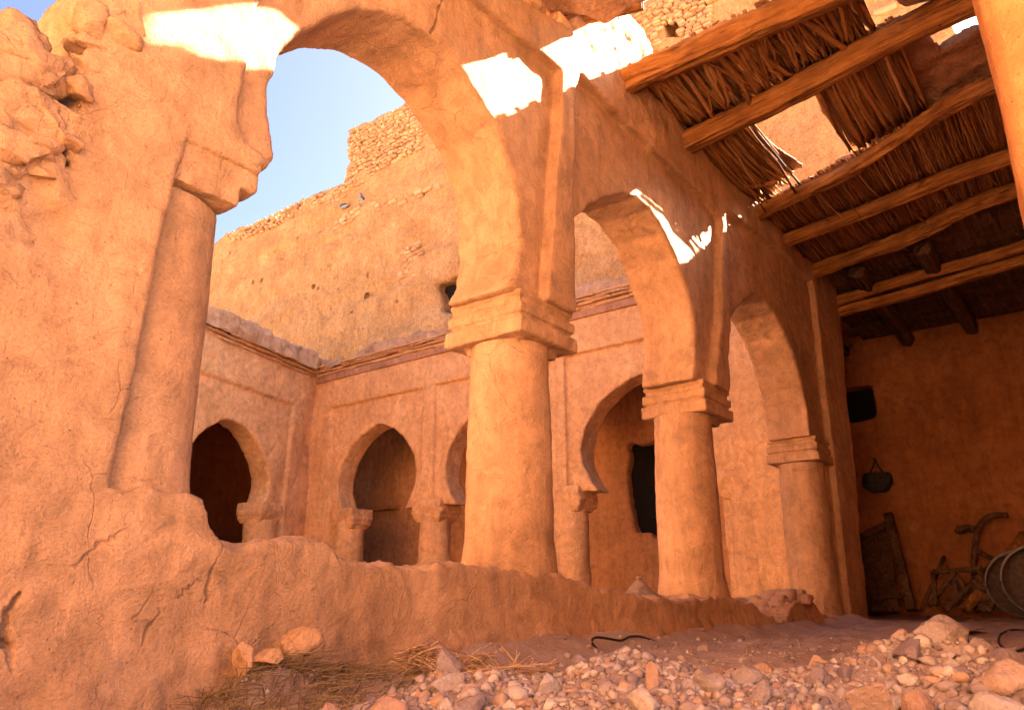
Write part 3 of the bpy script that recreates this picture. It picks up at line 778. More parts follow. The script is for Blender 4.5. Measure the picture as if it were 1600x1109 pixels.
sp += masonry([(520, 348), (560, 322), (640, 302), (700, 283), (702, 294), (645, 314), (565, 336), (530, 358)], .34, .9)
sp += masonry([(630, 390), (668, 370), (655, 435), (628, 436)], .3, .8)
sp += masonry([(960, 45), (1003, 12), (1040, -10), (1120, -30), (1115, 30), (1080, 80), (1040, 28), (1030, 75), (1000, 70)], .23, .95, 1200)
sp += masonry([(1300, 40), (1440, 0), (1440, 60), (1330, 60)], .4, .4, 200)
V, T = stones(sp, rg); mesh('stonework', V, T, M['masonry'], tall, smooth=False)

# ------------------------------------------------------------------ unseen wall to the west, added and lengthened to bounce sun onto the arcade
def f_west(x, y, z): return box3(x, y, z, (-5.4, -9, -.9), (-4.7, 16, 6.0), .05)
o = sdfmesh('bounce_wall', (-5.6, -9.2, -1), (-4.5, 16.2, 6.2), .12, f_west, M['near'], None, layers=[(1, .05, 3, 3)])
tag(o, 'added unseen mud wall on the left that bounces sun onto the arcade', 'wall')

# ------------------------------------------------------------------ gallery inner wall + blurred pier at the right edge
pc = onX(1562, 200, 2.6)
inn = thing('inner_pier', 'smooth orange mud pier close to the camera along the right edge', 'pier', (3.0, -.4, GZ))
def f_inn(x, y, z):
    d = box3(x, y, z, (2.6, -1.1, -.9), (3.4, float(pc[1]), 5.6), .09)
    return d
sdfmesh('pier', (2.4, -1.3, -1), (3.6, .35, 5.8), .03, f_inn, M['smooth'], inn, layers=[(1.2, .012, 3, 5), (6, .004, 2, 6)])
def f_inw(x, y, z): return box3(x, y, z, (3.35, -1.2, -.9), (16.4, -.33, 7.2), .05)  # gallery wall, top raised out of view to block sun through roof holes
sdfmesh('wall', (3.2, -1.4, -1), (16.6, -.1, 7.4), .08, f_inw, M['smooth'], inn, layers=[(1.2, .03, 3, 5)])

# ------------------------------------------------------------------ dark room end
XR = 15.7
room = thing('store_room_wall', 'dark reddish back wall of the roofed store room at the right with a black sooty niche', 'wall', (XR, 1.6, GZ))
nq = onX(1346, 629, XR)
def f_room(x, y, z):
    d = box3(x, y, z, (XR, -1.0, -.9), (XR+.45, 4.3, 5.6), .02)
    h = box3(x, y, z, (XR-.3, nq[1]-.22, nq[2]-.33), (XR+.38, nq[1]+.4, nq[2]+.33), .12)
    return smax(d, -h, .03)
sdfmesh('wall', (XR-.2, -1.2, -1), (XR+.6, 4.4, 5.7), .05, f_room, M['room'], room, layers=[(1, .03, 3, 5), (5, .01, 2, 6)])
bm = boxes([((XR+.33, nq[1]+.1, nq[2]), (.04, .34, .34), None)]); bmobj('niche_back', bm, M['soot_and_dark'], room)
def f_rs(x, y, z): return box3(x, y, z, (12.9, 3.98, -.9), (15.8, 4.25, 5.6), .03)
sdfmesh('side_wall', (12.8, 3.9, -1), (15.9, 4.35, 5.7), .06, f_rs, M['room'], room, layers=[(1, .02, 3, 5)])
def rockmesh_(rg, n):
    V, T = ico(n); W = np.sign(V)*np.abs(V)**.75
    W = chip(W, rg, 14, .5, .85)
    N = W/(np.linalg.norm(W, axis=1)[:, None]+1e-9); sd = int(rg.integers(1000)); o_ = rg.uniform(0, 50, 3)
    P = W+o_
    lay = np.abs(fbm(P[:, 0]*.6, P[:, 1], P[:, 2]*2.2, 2.0, 3, sd))
    return W + N*(.12*fbm(P[:, 0], P[:, 1], P[:, 2], 2.5, 4, sd) - .12*lay + .04*vnoise(P[:, 0]*14, P[:, 1]*14, P[:, 2]*14, sd))[:, None], T
# ------------------------------------------------------------------ roof beams of the gallery
def beam(name, p0, p1, r, mat, label, cat, group, bends=(), seed=0, flat=1.0, taper=.9, rough=.14, broken=False):
    p0 = np.array(p0, float); p1 = np.array(p1, float); L = np.linalg.norm(p1-p0)
    n = int(L/.02); t = np.linspace(0, 1, n); sd = 36
    cy = np.zeros(n); cz = np.zeros(n)
    for c, w, ay_, az_ in bends:
        k = np.exp(-((t-c)/w)**2); cy += ay_*k; cz += az_*k
    cy += .02*vnoise(t*3+seed*7, 0*t, 0*t, seed); cz += .02*vnoise(t*3, 0*t+seed*5, 0*t, seed+1)
    an = np.linspace(0, 2*np.pi, sd, endpoint=False)
    rr = r*(1-(1-taper)*t)[:, None]*np.ones(sd)
    X = (t*L)[:, None]*np.ones(sd)
    # hewn, slightly squared section with knots and splits
    sq = 1+.10*np.cos(4*an+seed)[None, :]
    nz = 1+rough*fbm(X*.9+seed*3, np.cos(an)[None, :]*1.3, np.sin(an)[None, :]*1.3, 1.3, 4, seed+20) + .5*rough*fbm(X*.35, np.cos(an)[None, :]*4, np.sin(an)[None, :]*4, 1.2, 3, seed+30)
    nz = nz + .45*rough*np.minimum(0, fbm(X*.12+seed, np.cos(an)[None, :]*5, np.sin(an)[None, :]*5, 1.0, 3, seed+40)) + .25*rough*fbm(X*5+seed, np.cos(an)[None, :]*3, np.sin(an)[None, :]*3, 1.5, 3, seed+50)
    rr = rr*sq*nz
    if broken:
        X[-1] += .12*vnoise(np.cos(an)*3, np.sin(an)*3, 0*an, 4)
    Y = cy[:, None]+rr*np.cos(an)*flat; Z = cz[:, None]+rr*np.sin(an)
    V = np.stack([X, Y, Z], -1)
    V = np.concatenate([V[:1]*np.array([1, .02, .02])+np.array([0, 0, 0]), V, V[-1:]*np.array([1, .02, .02])+np.array([.015, 0, 0])]).reshape(-1, 3)
    i = np.arange(n+1)[:, None]*sd; j = np.arange(sd)[None, :]; j2 = (j+1) % sd
    Q = np.stack([i+j, i+j2, i+sd+j2, i+sd+j], -1).reshape(-1, 4)
    o = mesh(name, V, Q, mat)
    d = Vector(p1-p0); o.location = p0; o.rotation_euler = d.to_track_quat('X', 'Z').to_euler()
    return tag(o, label, cat, group)
BL = {1: ((5.66, 5.62), 1.14), 2: ((6.97, 6.45), .2), 3: ((9.09, 7.85), .2), 4: ((10.05, 9.42), .2), 5: ((11.37, 10.36), .2), 6: ((12.60, 12.02), .2)}
def bx(i, Y):                                           # X of beam i at Y
    (a, b), ye = BL[i]; return a + (b-a)*(3.0-Y)/(3.0-ye)
gb = 'roof beams across the gallery'
specs = [
 (1, .135, 4.70, 4.70, 'thick sunlit hewn log beam left of the reed ceiling with broken mud lying on it', [(.3, .25, .02, .03)], .17),
 (2, .125, 4.70, 4.70, 'long thick beam crossing between the torn reed ceiling and the sky hole', [(.6, .3, 0, .02)], .14),
 (3, .085, 4.72, 4.66, 'bent pale beam along the lower edge of the square roof hole', [(.35, .18, .10, .02), (.75, .2, -.06, .02)], .20),
 (4, .095, 4.70, 4.70, 'straight slender pole beam, first one under the unbroken reed ceiling', [], .10),
 (5, .10, 4.72, 4.70, 'crooked ragged beam where the reed ceiling ends and the boards begin', [(.4, .2, .06, -.03), (.7, .15, -.09, 0.02)], .26),
]
for i, r, z0, z1, lab, bends, rough in specs:
    ya, yb = 3.04, -.42
    beam('roof_beam', (bx(i, ya), ya, z0), (bx(i, yb), yb, z1), r, M['beam'], lab, 'roof beam', gb, bends, seed=i, rough=rough*1.45)
beam('roof_beam', (12.60, 3.04, 4.62), (11.93, -.42, 4.66), .09, M['beam'], 'upper beam of the double girder in front of the dark store room', 'roof beam', gb, [], seed=8, rough=.12)
beam('roof_beam', (12.72, 3.04, 4.45), (12.05, -.42, 4.49), .085, M['beam'], 'lower beam of the double girder in front of the dark store room', 'roof beam', gb, [], seed=9, rough=.12)
_a = onZ(866, 24, 5.02); _b = onZ(986, -8, 5.02); _d = (_b-_a)/np.linalg.norm(_b-_a)
beam('roof_beam', _a-_d*.35, _b, .14, M['beam'], 'broken stub of a beam lodged in rubble on top of the wall', 'roof beam', gb, [], seed=11, rough=.2, broken=True)
for k, (px, py) in enumerate([(1425, 545), (1522, 520), (1335, 560)]):
    q = onZ(px, py, 4.66)
    q2 = np.array([q[0]-4.6, q[1]+.15*(k-1), 4.70])
    beam('roof_log', q2, q+np.array([.9, 0, 0]), .12, M['darkwood'], ['dark round ceiling log left of the other, ending above the store room wall', 'dark round ceiling log nearer the right edge, running to the store room wall', 'dark ceiling log deep in the left corner of the store room'][k], 'ceiling log', 'dark logs under the board ceiling', [], seed=14+k, rough=.08)

# ------------------------------------------------------------------ reed and palm-stick ceiling between the beams
def reeds(name, label, i, j, y0, y1, z, r0, r1, step, layers, ang, sag, seed, trim=None, over=.12, sides=5, loose=.0):
    rg = np.random.default_rng(seed); paths = []
    for ly in range(layers):
        y = y0
        while y < y1:
            r = rg.uniform(r0, r1)
            a = rg.normal(0, ang)
            xa = bx(i, y)+(rg.uniform(.05, .13) if i == 1 else rg.uniform(-.03, .06)); xb = bx(j, min(y1, max(y0, y+a)))+rg.uniform(-.05, .05)
            if trim is not None:
                xa, xb = trim(y, xa, xb, rg)
            if xb-xa > .15:
                n = 7; t = np.linspace(0, 1, n)
                P = np.zeros((n, 3)); P[:, 0] = xa+(xb-xa)*t; P[:, 1] = y+a*t+.5*ang*np.cumsum(rg.normal(0, .35, n))
                P[:, 2] = z+ly*r1*1.5+rg.normal(0, r1*.5) - sag*rg.random()*np.sin(np.pi*t)
                if rg.random() < loose:                         # a frond that has come loose and hangs
                    k = rg.uniform(.3, .8); P[:, 2] -= np.clip(t-k, 0, 1)**1.3*rg.uniform(.1, .5); P[:, 1] += np.clip(t-k, 0, 1)*rg.normal(0, .25)
                P[:, 1] = np.clip(P[:, 1], y0-.03, y1+.03)
                paths.append((P, r*np.linspace(1, rg.uniform(.5, 1), n)))
            y += step*rg.uniform(.5, 1.4)
    V, Q = tubes(paths, sides, squash=.5)
    o = mesh(name, V, Q, M['reed']); return tag(o, label, 'reed ceiling', 'reed ceilings between the beams')
reeds('reed_ceiling', 'torn ceiling of coarse palm sticks between the two thick beams', 1, 2, .95, 2.97, 4.85, .012, .034, .026, 3, .10, .05, 1, loose=.08)
def trimA(y, xa, xb, rg):
    lim = 8.58 + .10*(rg.random()-.5) - .25*np.clip((y-2.75)/.2, 0, 1)*0
    return xa, min(xb, lim) if y < 2.72 else xb
reeds('reed_ceiling', 'narrow strip of reeds beside the arches with ragged sunlit ends, left of the sky hole', 2, 3, 2.36, 2.97, 4.85, .008, .024, .018, 3, .09, .06, 2, trim=trimA, loose=.12)
reeds('reed_ceiling', 'patch of palm sticks on the right of the square sky hole', 2, 3, .80, 1.60, 4.85, .012, .034, .024, 3, .06, .04, 3, loose=.03)
reeds('reed_ceiling', 'unbroken ceiling of fine reeds above the straight pole beam, nearer bay', 3, 4, -.3, 2.97, 4.81, .006, .011, .016, 2, .04, .03, 4, loose=.01)
reeds('reed_ceiling', 'unbroken ceiling of fine reeds in shadow, farther bay before the boards', 4, 5, -.3, 2.97, 4.81, .006, .011, .016, 2, .04, .03, 5, loose=.01)
bl = []
y = -.3; k = 0
xs = 10.5
while xs < 15.6:
    w = random.uniform(.12, .22)
    bl.append(((xs+w/2, 1.4, 4.84+random.uniform(-.01, .01)), (w/2-.004, 1.9, .018), None)); xs += w
bm = boxes(bl, .004, .004); o = bmobj('board_ceiling', bm, M['darkwood']); tag(o, 'dark ceiling of rough boards over the store room end', 'board ceiling')

def roofmud(label, poly, z0, z1, seed, h=.04, amp=.10):
    P = np.array(poly); lo = (P[:, 0].min()-.25, P[:, 1].min()-.25, z0-.2); hi = (P[:, 0].max()+.25, P[:, 1].max()+.25, z1+.3)
    def f(x, y, z):
        X, Y = x[:, :, 0], y[:, :, 0]
        d2 = poly2d(X, Y, poly) + amp*fbm(X, Y, 0*X, 2.6, 4, seed)
        return slab(d2[:, :, None], z, z0, z1)
    o = sdfmesh('mud_roof', lo, hi, h, f, M['mud'], None, layers=[(2.2, .035, 4, seed+3), (9, .018, 3, seed+5)])
    return tag(o, label, 'mud roof', 'broken mud roofing')
roofmud('ragged lumpy mud roofing lying on the coarse palm sticks, edged by sky', [(5.82, 3.1), (5.80, 1.15), (5.9, 1.12), (6.35, 1.0), (6.80, 1.0), (7.28, 3.1)], 4.93, 4.98, 21, h=.03, amp=.04)
def sunback(px, py, Y, z=4.86):                         # where the ray from the sun to a wall spot crosses the roof
    p = onY(px, py, Y); d = np.array([1.0, -.5, .84]); return p + d*((z-p[2])/.84)
def f_m1(x, y, z):  # flap and openings shaped to break up the second arch's sun patches
    X, Y = x[:, :, 0], y[:, :, 0]
    d2 = poly2d(X, Y, [(6.9, 3.1), (6.66, 2.30), (7.35, 2.37), (8.0, 2.32), (8.35, 2.24), (8.55, 2.20), (8.72, 2.26), (8.90, 2.5), (9.1, 3.1)]) + .02*fbm(X, Y, 0*X, 5, 3, 31)
    for pts in [[(993, 284), (1011, 279), (1012, 300), (1005, 303)], [(1020, 277), (1036, 292), (1048, 345), (1046, 358), (1030, 322)], [(1059, 352), (1068, 357), (1071, 378), (1062, 385)], [(1076, 393), (1088, 366), (1130, 336), (1134, 354), (1108, 374), (1096, 392)]]:
        d2 = np.maximum(d2, -(poly2d(X, Y, [tuple(sunback(a, b, 3.0, 4.94)[:2]) for a, b in pts]) + .012*fbm(X, Y, 0*X, 7, 3, 35)))
    return slab(d2[:, :, None], z, 4.925, 4.955)
o = sdfmesh('mud_roof', (6.4, 1.85, 4.8), (9.3, 3.3, 5.1), .016, f_m1, M['mud'], None, layers=[(12, .004, 3, 65)])
tag(o, 'thin ragged mud slab above the arches left of the sky hole', 'mud roof', 'broken mud roofing')
q3 = [onZ(a, b, 4.93) for a, b in [(1425, 78), (1450, 97), (1490, 70), (1530, 62), (1560, 90)]]
roofmud('crumbling stony mud roofing between the sky hole and the right pier', [(bx(2, 1.65)-.05, 1.68), (bx(2, 1.65)+.75, 1.67), (bx(3, 1.45)+.12, 1.57), (bx(3, 1.2)+.30, 1.2), (bx(3, -.4)+.35, -.4), (7.15, -.4), (7.2, .15), (7.23, .38), (7.28, .50), (7.0, .64), (6.60, .70)], 4.93, 4.98, 41, h=.03, amp=.05)
roofmud('unbroken mud roofing over the far end of the gallery', [(9.25, 3.1), (8.90, 2.0), (8.3, .6), (7.95, -.4), (16.4, -.4), (16.4, 4.3), (12.9, 4.3), (12.6, 3.4), (9.2, 3.3)], 4.93, 5.02, 51, h=.06, amp=.03)
O1 = [sunback(a, b, Y)[:2] for a, b, Y in [(226, 28, 2.945), (300, 15, 2.945), (366, 6, 2.945), (425, 8, 3.03), (470, 36, 3.03), (452, 70, 3.03), (430, 117, 3.03), (372, 112, 3.03), (366, 107, 2.945), (320, 100, 2.945), (275, 84, 2.945), (222, 79, 2.945)]]
O2 = [sunback(a, b, 3.03)[:2] for a, b in [(728, 103), (860, 66), (905, 50)]]
def f_sunblock(x, y, z):  # roof slab added to block sun; opening traced back from the left sun patch
    X, Y = x[:, :, 0], y[:, :, 0]
    d2 = poly2d(X, Y, [(.4, -.4), (3.3, -.4), (6.6, -.4), (6.4, .62), (5.85, .78), (5.72, 1.3), (5.2, 1.70), tuple(O2[0]), tuple(O2[1]), (4.80, 2.88), (4.6, 3.12), (2.6, 3.12), (1.8, 2.7), (.4, 2.4)]) + .02*fbm(X, Y, 0*X, 4, 3, 61)
    o1 = poly2d(X, Y, [tuple(p) for p in O1]) + .015*fbm(X, Y, 0*X, 5, 3, 62)
    return slab(np.maximum(d2, -o1)[:, :, None], z, 4.845, 4.885)
o = sdfmesh('mud_roof', (.2, -.6, 4.75), (6.8, 3.3, 5.0), .0225, f_sunblock, M['mud'], None, layers=[(9, .006, 3, 65)])
tag(o, 'mud roofing added mostly out of frame above the nearest arch, shaping its sun patches', 'mud roof', 'broken mud roofing')
# loose sticks
def stick(label, P, r, mat, name='stick'):
    V, Q = tubes([(smooth_path(P, 16), r)], 7); o = mesh(name, V, Q, mat); return tag(o, label, 'stick')
a = onZ(1180, 203, 4.83); b = onZ(1250, 288, 4.80)
stick('thin pole slanting across the square sky hole', [a, b], .014, M['darkwood'], 'pole')
a = onZ(1125, 308, 4.80); b = onZ(1215, 285, 4.78); stick('bare branch bridging from the wall top to the bent beam', [a, (a+b)/2+np.array([0, 0, .04]), b], .03, M['beam'], 'branch')
# pilaster crest rubble on the wall top
rgk = np.random.default_rng(9)
sp = []
for _ in range(60):
    X = rgk.uniform(3.4, 4.9); s = rgk.uniform(.05, .13)
    sp.append(((X, rgk.uniform(3.0, 3.4), 4.55+.12*rgk.random()+.1*(X > 4.2)), (s, s*.9, s*.7)))
V, T = stones(sp, rgk); o = mesh('wall_top_rubble', V, T, M['masonry'], arc, smooth=False); o['kind'] = 'stuff'

# exposed stone and mud core at the broken left end of the arcade
rgc = np.random.default_rng(15); VV, TT, b0 = [], [], 0
def corepoly(px, py): return onY(px, py, 2.95)
for px, py, w, h in [(30, 60, .22, .16), (15, 110, .25, .16), (60, 118, .20, .16), (88, 110, .09, .10), (20, 170, .26, .18), (66, 180, .16, .18), (25, 225, .24, .12), (65, 235, .13, .09), (15, 262, .2, .07), (50, 262, .13, .06), (125, 140, .10, .09), (118, 190, .09, .10), (108, 225, .06, .07), (152, 30, .12, .14), (175, 20, .15, .13), (150, 68, .13, .06), (190, 60, .12, .07), (215, 30, .09, .13), (0, 290, .12, .06), (135, 95, .10, .06)]:
    c_ = corepoly(px, py); V, T = rockmesh_(rgc, 4 if w > .12 else 3)
    VV.append(V*np.array([w, .10+.03*rgc.random(), h])*.78+c_+[0, rgc.uniform(.0, .05), 0]); TT.append(T+b0); b0 += len(V)
V = np.concatenate(VV); T = np.concatenate(TT)
o = mesh('broken_core', V, T, M['near'], arc, smooth=False)
# ------------------------------------------------------------------ rubble
rgr = np.random.default_rng(21)
IV3, IT3 = ico(3); IV4, IT4 = ico(4)
def rockmesh(seed, fine=False):
    rg = np.random.default_rng(seed); V, T = (IV4, IT4) if fine else (IV3, IT3)
    W = chip(V*np.array([1, rg.uniform(.65, .95), rg.uniform(.55, .85)]), rg, 10, .30, .62)
    N = W/(np.linalg.norm(W, axis=1)[:, None]+1e-9)
    return W + N*(.035*fbm(W[:, 0], W[:, 1], W[:, 2], 5, 4, seed))[:, None], T
protos = []
for k in range(14):
    if k % 2: V, T = rockmesh(100+k)
    else:
        V, T = rockmesh_(np.random.default_rng(200+k), 3); V = V*np.array([1, .8, .72])
    o = mesh('rubble_stone', V, T, [M['rock'], M['rock'], M['rock_red'], M['rock_purple'], M['rock']][k % 5], None, smooth=False); protos.append(o)
def ghs(x, y): return float(gh(np.array([x]), np.array([y]))[0])
def place_rock(o, x, y, s, sink=.33, rot=None):
    o.location = (x, y, ghs(x, y)+s*(.45-sink)); o.scale = (s, s, s)
    o.rotation_euler = rot or (random.uniform(-.5, .5), random.uniform(-.5, .5), random.uniform(0, 6.28))
used = 0; placed = []
def rocks(n, px0, px1, py0, py1, s0, s1, lab, group, mat=None, zg=-.32, acc=None):
    global used
    for _ in range(n):
        for tr in range(30):
            px, py = rgr.uniform(px0, px1), rgr.uniform(py0, py1)
            p = onZ(px, py, zg)
            s = s0*(s1/s0)**(rgr.random()**1.6)
            if acc is not None and not acc(px, py): continue
            if all((p[0]-q[0])**2+(p[1]-q[1])**2 > (.75*(s+q[2]))**2 for q in placed): break
        placed.append((p[0], p[1], s))
        o = protos[used] if used < len(protos) else protos[int(rgr.integers(len(protos)))].copy()
        if used >= len(protos): COL.objects.link(o)
        used += 1
        place_rock(o, p[0], p[1], s); tag(o, lab, 'stone', group)
def dmax(px): return float(np.interp(px, [430, 500, 620, 700, 900, 980, 1060, 1200, 1300, 1400, 1500, 1650], [2.2, 2.55, 2.9, 3.15, 3.3, 3.7, 3.4, 3.6, 3.7, 4.1, 4.0, 4.3]))
def rocks(n, px0, px1, d0, d1, s0, s1, lab, group):
    global used
    for _ in range(n):
        for tr in range(40):
            px = rgr.uniform(px0, px1); dm = dmax(px) if d1 is None else d1
            d = d0+(dm-d0)*rgr.random()
            p = pd(px, d); s = s0*(s1/s0)**(rgr.random()**1.6)
            if p[1] < 2.75 and all((p[0]-q[0])**2+(p[1]-q[1])**2 > (.72*(s+q[2]))**2 for q in placed): break
        placed.append((p[0], p[1], s))
        o = protos[used] if used < len(protos) else protos[int(rgr.integers(len(protos)))].copy()
        if used >= len(protos): COL.objects.link(o)
        used += 1
        place_rock(o, p[0], p[1], s); tag(o, lab, 'stone', group)
def bigrock(label, px, d, s, scale, seed, mat, rot=(0, 0, 0), lift=.0):
    V, T = rockmesh(seed, True); V = V*np.asarray(scale); o = mesh('stone', V, T, mat, None, smooth=False)
    p = pd(px, d); o.location = (p[0], p[1], ghs(*p)+s*(.45*scale[2]+lift)); o.scale = (s, s, s); o.rotation_euler = rot
    placed.append((p[0], p[1], s*1.1)); return tag(o, label, 'stone')
bigrock('pinkish boulder against the wall base with straw round it', 690, 3.8, .19, (1, .8, .85), 301, M['rock_red'], (0, 0, .6))
bigrock('rounded pale stone, leftmost of three lying at the wall foot', 398, 3.34, .105, (1, .9, .95), 332, M['near'], (.2, .1, 1), .1)
bigrock('pointed reddish stone, rightmost of three lying at the wall foot', 466, 3.44, .135, (1, .8, .95), 333, M['near'], (-.2, .2, 2), .1)
bigrock('small low stone between the two larger ones at the wall foot', 432, 3.28, .075, (1.2, .9, .8), 334, M['near'], (0, 0, 2), .2)
bigrock('purplish pointed stone on top of the right rubble heap', 1392, 3.75, .115, (.8, .7, 1.15), 305, M['rock_purple'], (.1, .2, .5))
bigrock('large ochre block with slanting layers low in the right heap', 1340, 2.3, .14, (1.2, .8, .8), 306, M['rock_red'], (.2, .3, .2))
bigrock('grey pink sharp stone in the middle of the rubble edge', 705, 3.05, .085, (1.1, .8, 1.1), 307, M['rock'], (0, .2, 1))
bigrock('yellowish square stone at the left end of the rubble', 520, 2.5, .065, (1, .9, 1), 308, M['rock_red'], (.1, 0, .3))
bigrock('flat reddish stone lying right of the pointed one on the heap', 1432, 3.65, .085, (1.3, .9, .35), 309, M['rock_red'], (.1, .3, .4))
bigrock('upright pointed pale stone on top of the centre heap of rubble', 965, 3.4, .07, (.8, .7, 1.2), 310, M['rock'], (0, .1, .8))
bigrock('tall narrow yellowish chip standing in the front rubble', 1012, 2.5, .055, (.5, .6, 1.4), 311, M['rock_red'], (.1, .15, .1))
bigrock('pale flat slab lying before the store room', 1500, 9.5, .40, (1.25, .8, .2), 312, M['rock'], (0, 0, .3))
sp = []
for _ in range(70):
    a_, s_ = rgr.normal(0, .20), rgr.uniform(.03, .12)
    sp.append(((9.05+a_, 3.15+rgr.normal(0, .10), -.02-abs(a_)*.45+rgr.normal(0, .03)), (s_, s_*.9, s_*.8)))
V, T = stones(sp, rgr); o = mesh('mud_heap', V, T, M['rock_red'], None, smooth=False); tag(o, 'dusty heap of mud clods on the wall stump before the last column', 'mud heap', kind='stuff')
bigrock('orange clay clod in the right rubble heap', 1405, 2.6, .07, (1, .9, 1), 314, M['rock_red'], (0, .3, 1))
bigrock('broad reddish stone at the right edge of the heap', 1530, 2.55, .075, (1, .9, .8), 315, M['rock'], (.2, .1, 2))
bigrock('purplish grey stone low in the front rubble left of the centre heap', 905, 3.0, .06, (1, .8, .8), 316, M['rock_purple'], (.2, .1, 2))
bigrock('dark red stone in the front rubble right of the centre heap', 1265, 3.25, .06, (1, .8, .9), 317, M['rock_red'], (.3, .1, 1))
rocks(150, 455, 1250, 1.9, None, .016, .09, 'pale pinkish lump among the loose rubble heaped across the foreground', 'rubble stones in the foreground heap')
rocks(120, 1250, 1640, 2.1, None, .025, .115, 'pale pinkish lump in the higher rubble heap at the lower right', 'rubble stones in the right heap')
rocks(60, 900, 1600, 3.8, 6.5, .012, .05, 'small dusty stone on the reddish floor before the arcade', 'stones on the floor')
# gravel: nobody could count it
spots = []
IVg, ITg = ico(1)
for _ in range(24000):
    px = rgr.uniform(380, 1660); dm = dmax(px)
    if rgr.random() < .2: dm = 7
    d = 1.9+(dm-1.9)*rgr.random()
    p = pd(px, d)
    if p[1] > 2.85: continue
    spots.append((p[0], p[1], .0036*(8.5)**(rgr.random()**3.0)))
GV = [chip(IVg*np.array([1, .8, .7]), rgr, 5, .25, .6) for _ in range(40)]
S = np.array(spots); hz_ = gh(S[:, 0], S[:, 1])
VV, TT = [], []
for k in range(len(S)):
    W = GV[k % 40]*rgr.uniform(.7, 1.3, 3)*S[k, 2]*1.35; a_ = rgr.uniform(0, 6.28); W = W@np.array([[math.cos(a_), math.sin(a_), 0], [-math.sin(a_), math.cos(a_), 0], [0, 0, 1]])
    VV.append(W+np.array([S[k, 0], S[k, 1], hz_[k]+S[k, 2]*.05])); TT.append(ITg+k*len(IVg))
o = mesh('gravel', np.concatenate(VV), np.concatenate(TT), M['gravel'], None, smooth=False); tag(o, 'fine pinkish gravel and mud crumbs covering the floor', 'gravel', kind='stuff')
# dry grass at the wall foot
paths = []
for _ in range(1700):
    px = rgr.uniform(300, 660); py = rgr.normal(1080-.05*(px-300), 18)
    if px > 560 and rgr.random() < .6: continue
    p = onZ(px, py, -.34)
    if p[1] > 2.9: continue
    hgt = rgr.uniform(.02, .10); an = rgr.normal(-.6, .7); ln = rgr.uniform(.06, .22)
    d = np.array([rt[0]*math.cos(an)+fh[0]*math.sin(an), rt[1]*math.cos(an)+fh[1]*math.sin(an), 0])*ln
    b = np.array([p[0], p[1], ghs(p[0], p[1])-.01])
    paths.append((np.array([b, b+d*.35+[0, 0, hgt*.7], b+d+[0, 0, hgt*(.6+.4*rgr.random())]]), np.array([.0022, .0018, .0006])))
V, Q = tubes(paths, 3, cap=False); o = mesh('dry_grass', V, Q, M['grass']); tag(o, 'reddish dry grass growing along the foot of the wall', 'grass', kind='stuff')
def strawclump(label, px, py, n, L, spread, h, seed, z=-.32):
    rg = np.random.default_rng(seed); paths = []; c = onZ(px, py, z)
    for _ in range(n):
        o_ = rg.normal(0, spread, 2); a = rg.normal(.2, .7); d = (rt*math.cos(a)+fh*math.sin(a))*L*rg.uniform(.3, 1)/2
        zz = ghs(c[0]+o_[0], c[1]+o_[1])+h*rg.random()
        m_ = np.array([c[0]+o_[0], c[1]+o_[1], zz]); t_ = rg.normal(0, .25)*L/2
        paths.append((np.array([m_-d-[0, 0, t_], m_+[0, 0, .01], m_+d+[0, 0, t_]]), .0022))
    V, Q = tubes(paths, 4, cap=False); o = mesh('straw', V, Q, M['straw']); tag(o, label, 'straw')
strawclump('tuft of straw leaning on the left of the boulder', 648, 1050, 120, .16, .035, .12, 4)
strawclump('matted straw in front of the boulder', 720, 1052, 220, .22, .06, .08, 5)
strawclump('flat dark straw lying right of the boulder', 790, 1068, 260, .30, .06, .025, 6)
# hooked iron rod
P = [onY(a, b, 2.72) for a, b in [(932, 1012), (921, 1003), (924, 994), (945, 996), (975, 1002), (978, 994), (1000, 993), (1030, 1004), (1062, 1022)]]
V, Q = tubes([(smooth_path(P, 40), .008)], 8); o = mesh('iron_rod', V, Q, M['iron']); tag(o, 'bent dark iron rod with a hooked end on the floor by the wall', 'iron rod')
# clay lid on the parapet
c = onY(1000, 932, 3.28)
lid = thing('clay_lid', 'grey conical clay lid standing on the parapet left of the second column', 'pot lid', (c[0], c[1], -.03))
lid_z = float(np.interp(c[0], sillx, sillz))
lathe('cone', c[0], c[1], [lid_z-.01, lid_z+.012, lid_z+.03, lid_z+.06, lid_z+.12, lid_z+.16, lid_z+.172], [.20, .205, .17, .11, .06, .028, .004], M['clay'], lid, seg=32, layers=[(8, .005, 2, 3)])
lathe('knob', c[0], c[1], [lid_z+.155, lid_z+.17, lid_z+.185, lid_z+.197], [.022, .03, .026, .003], M['clay'], lid, seg=20)
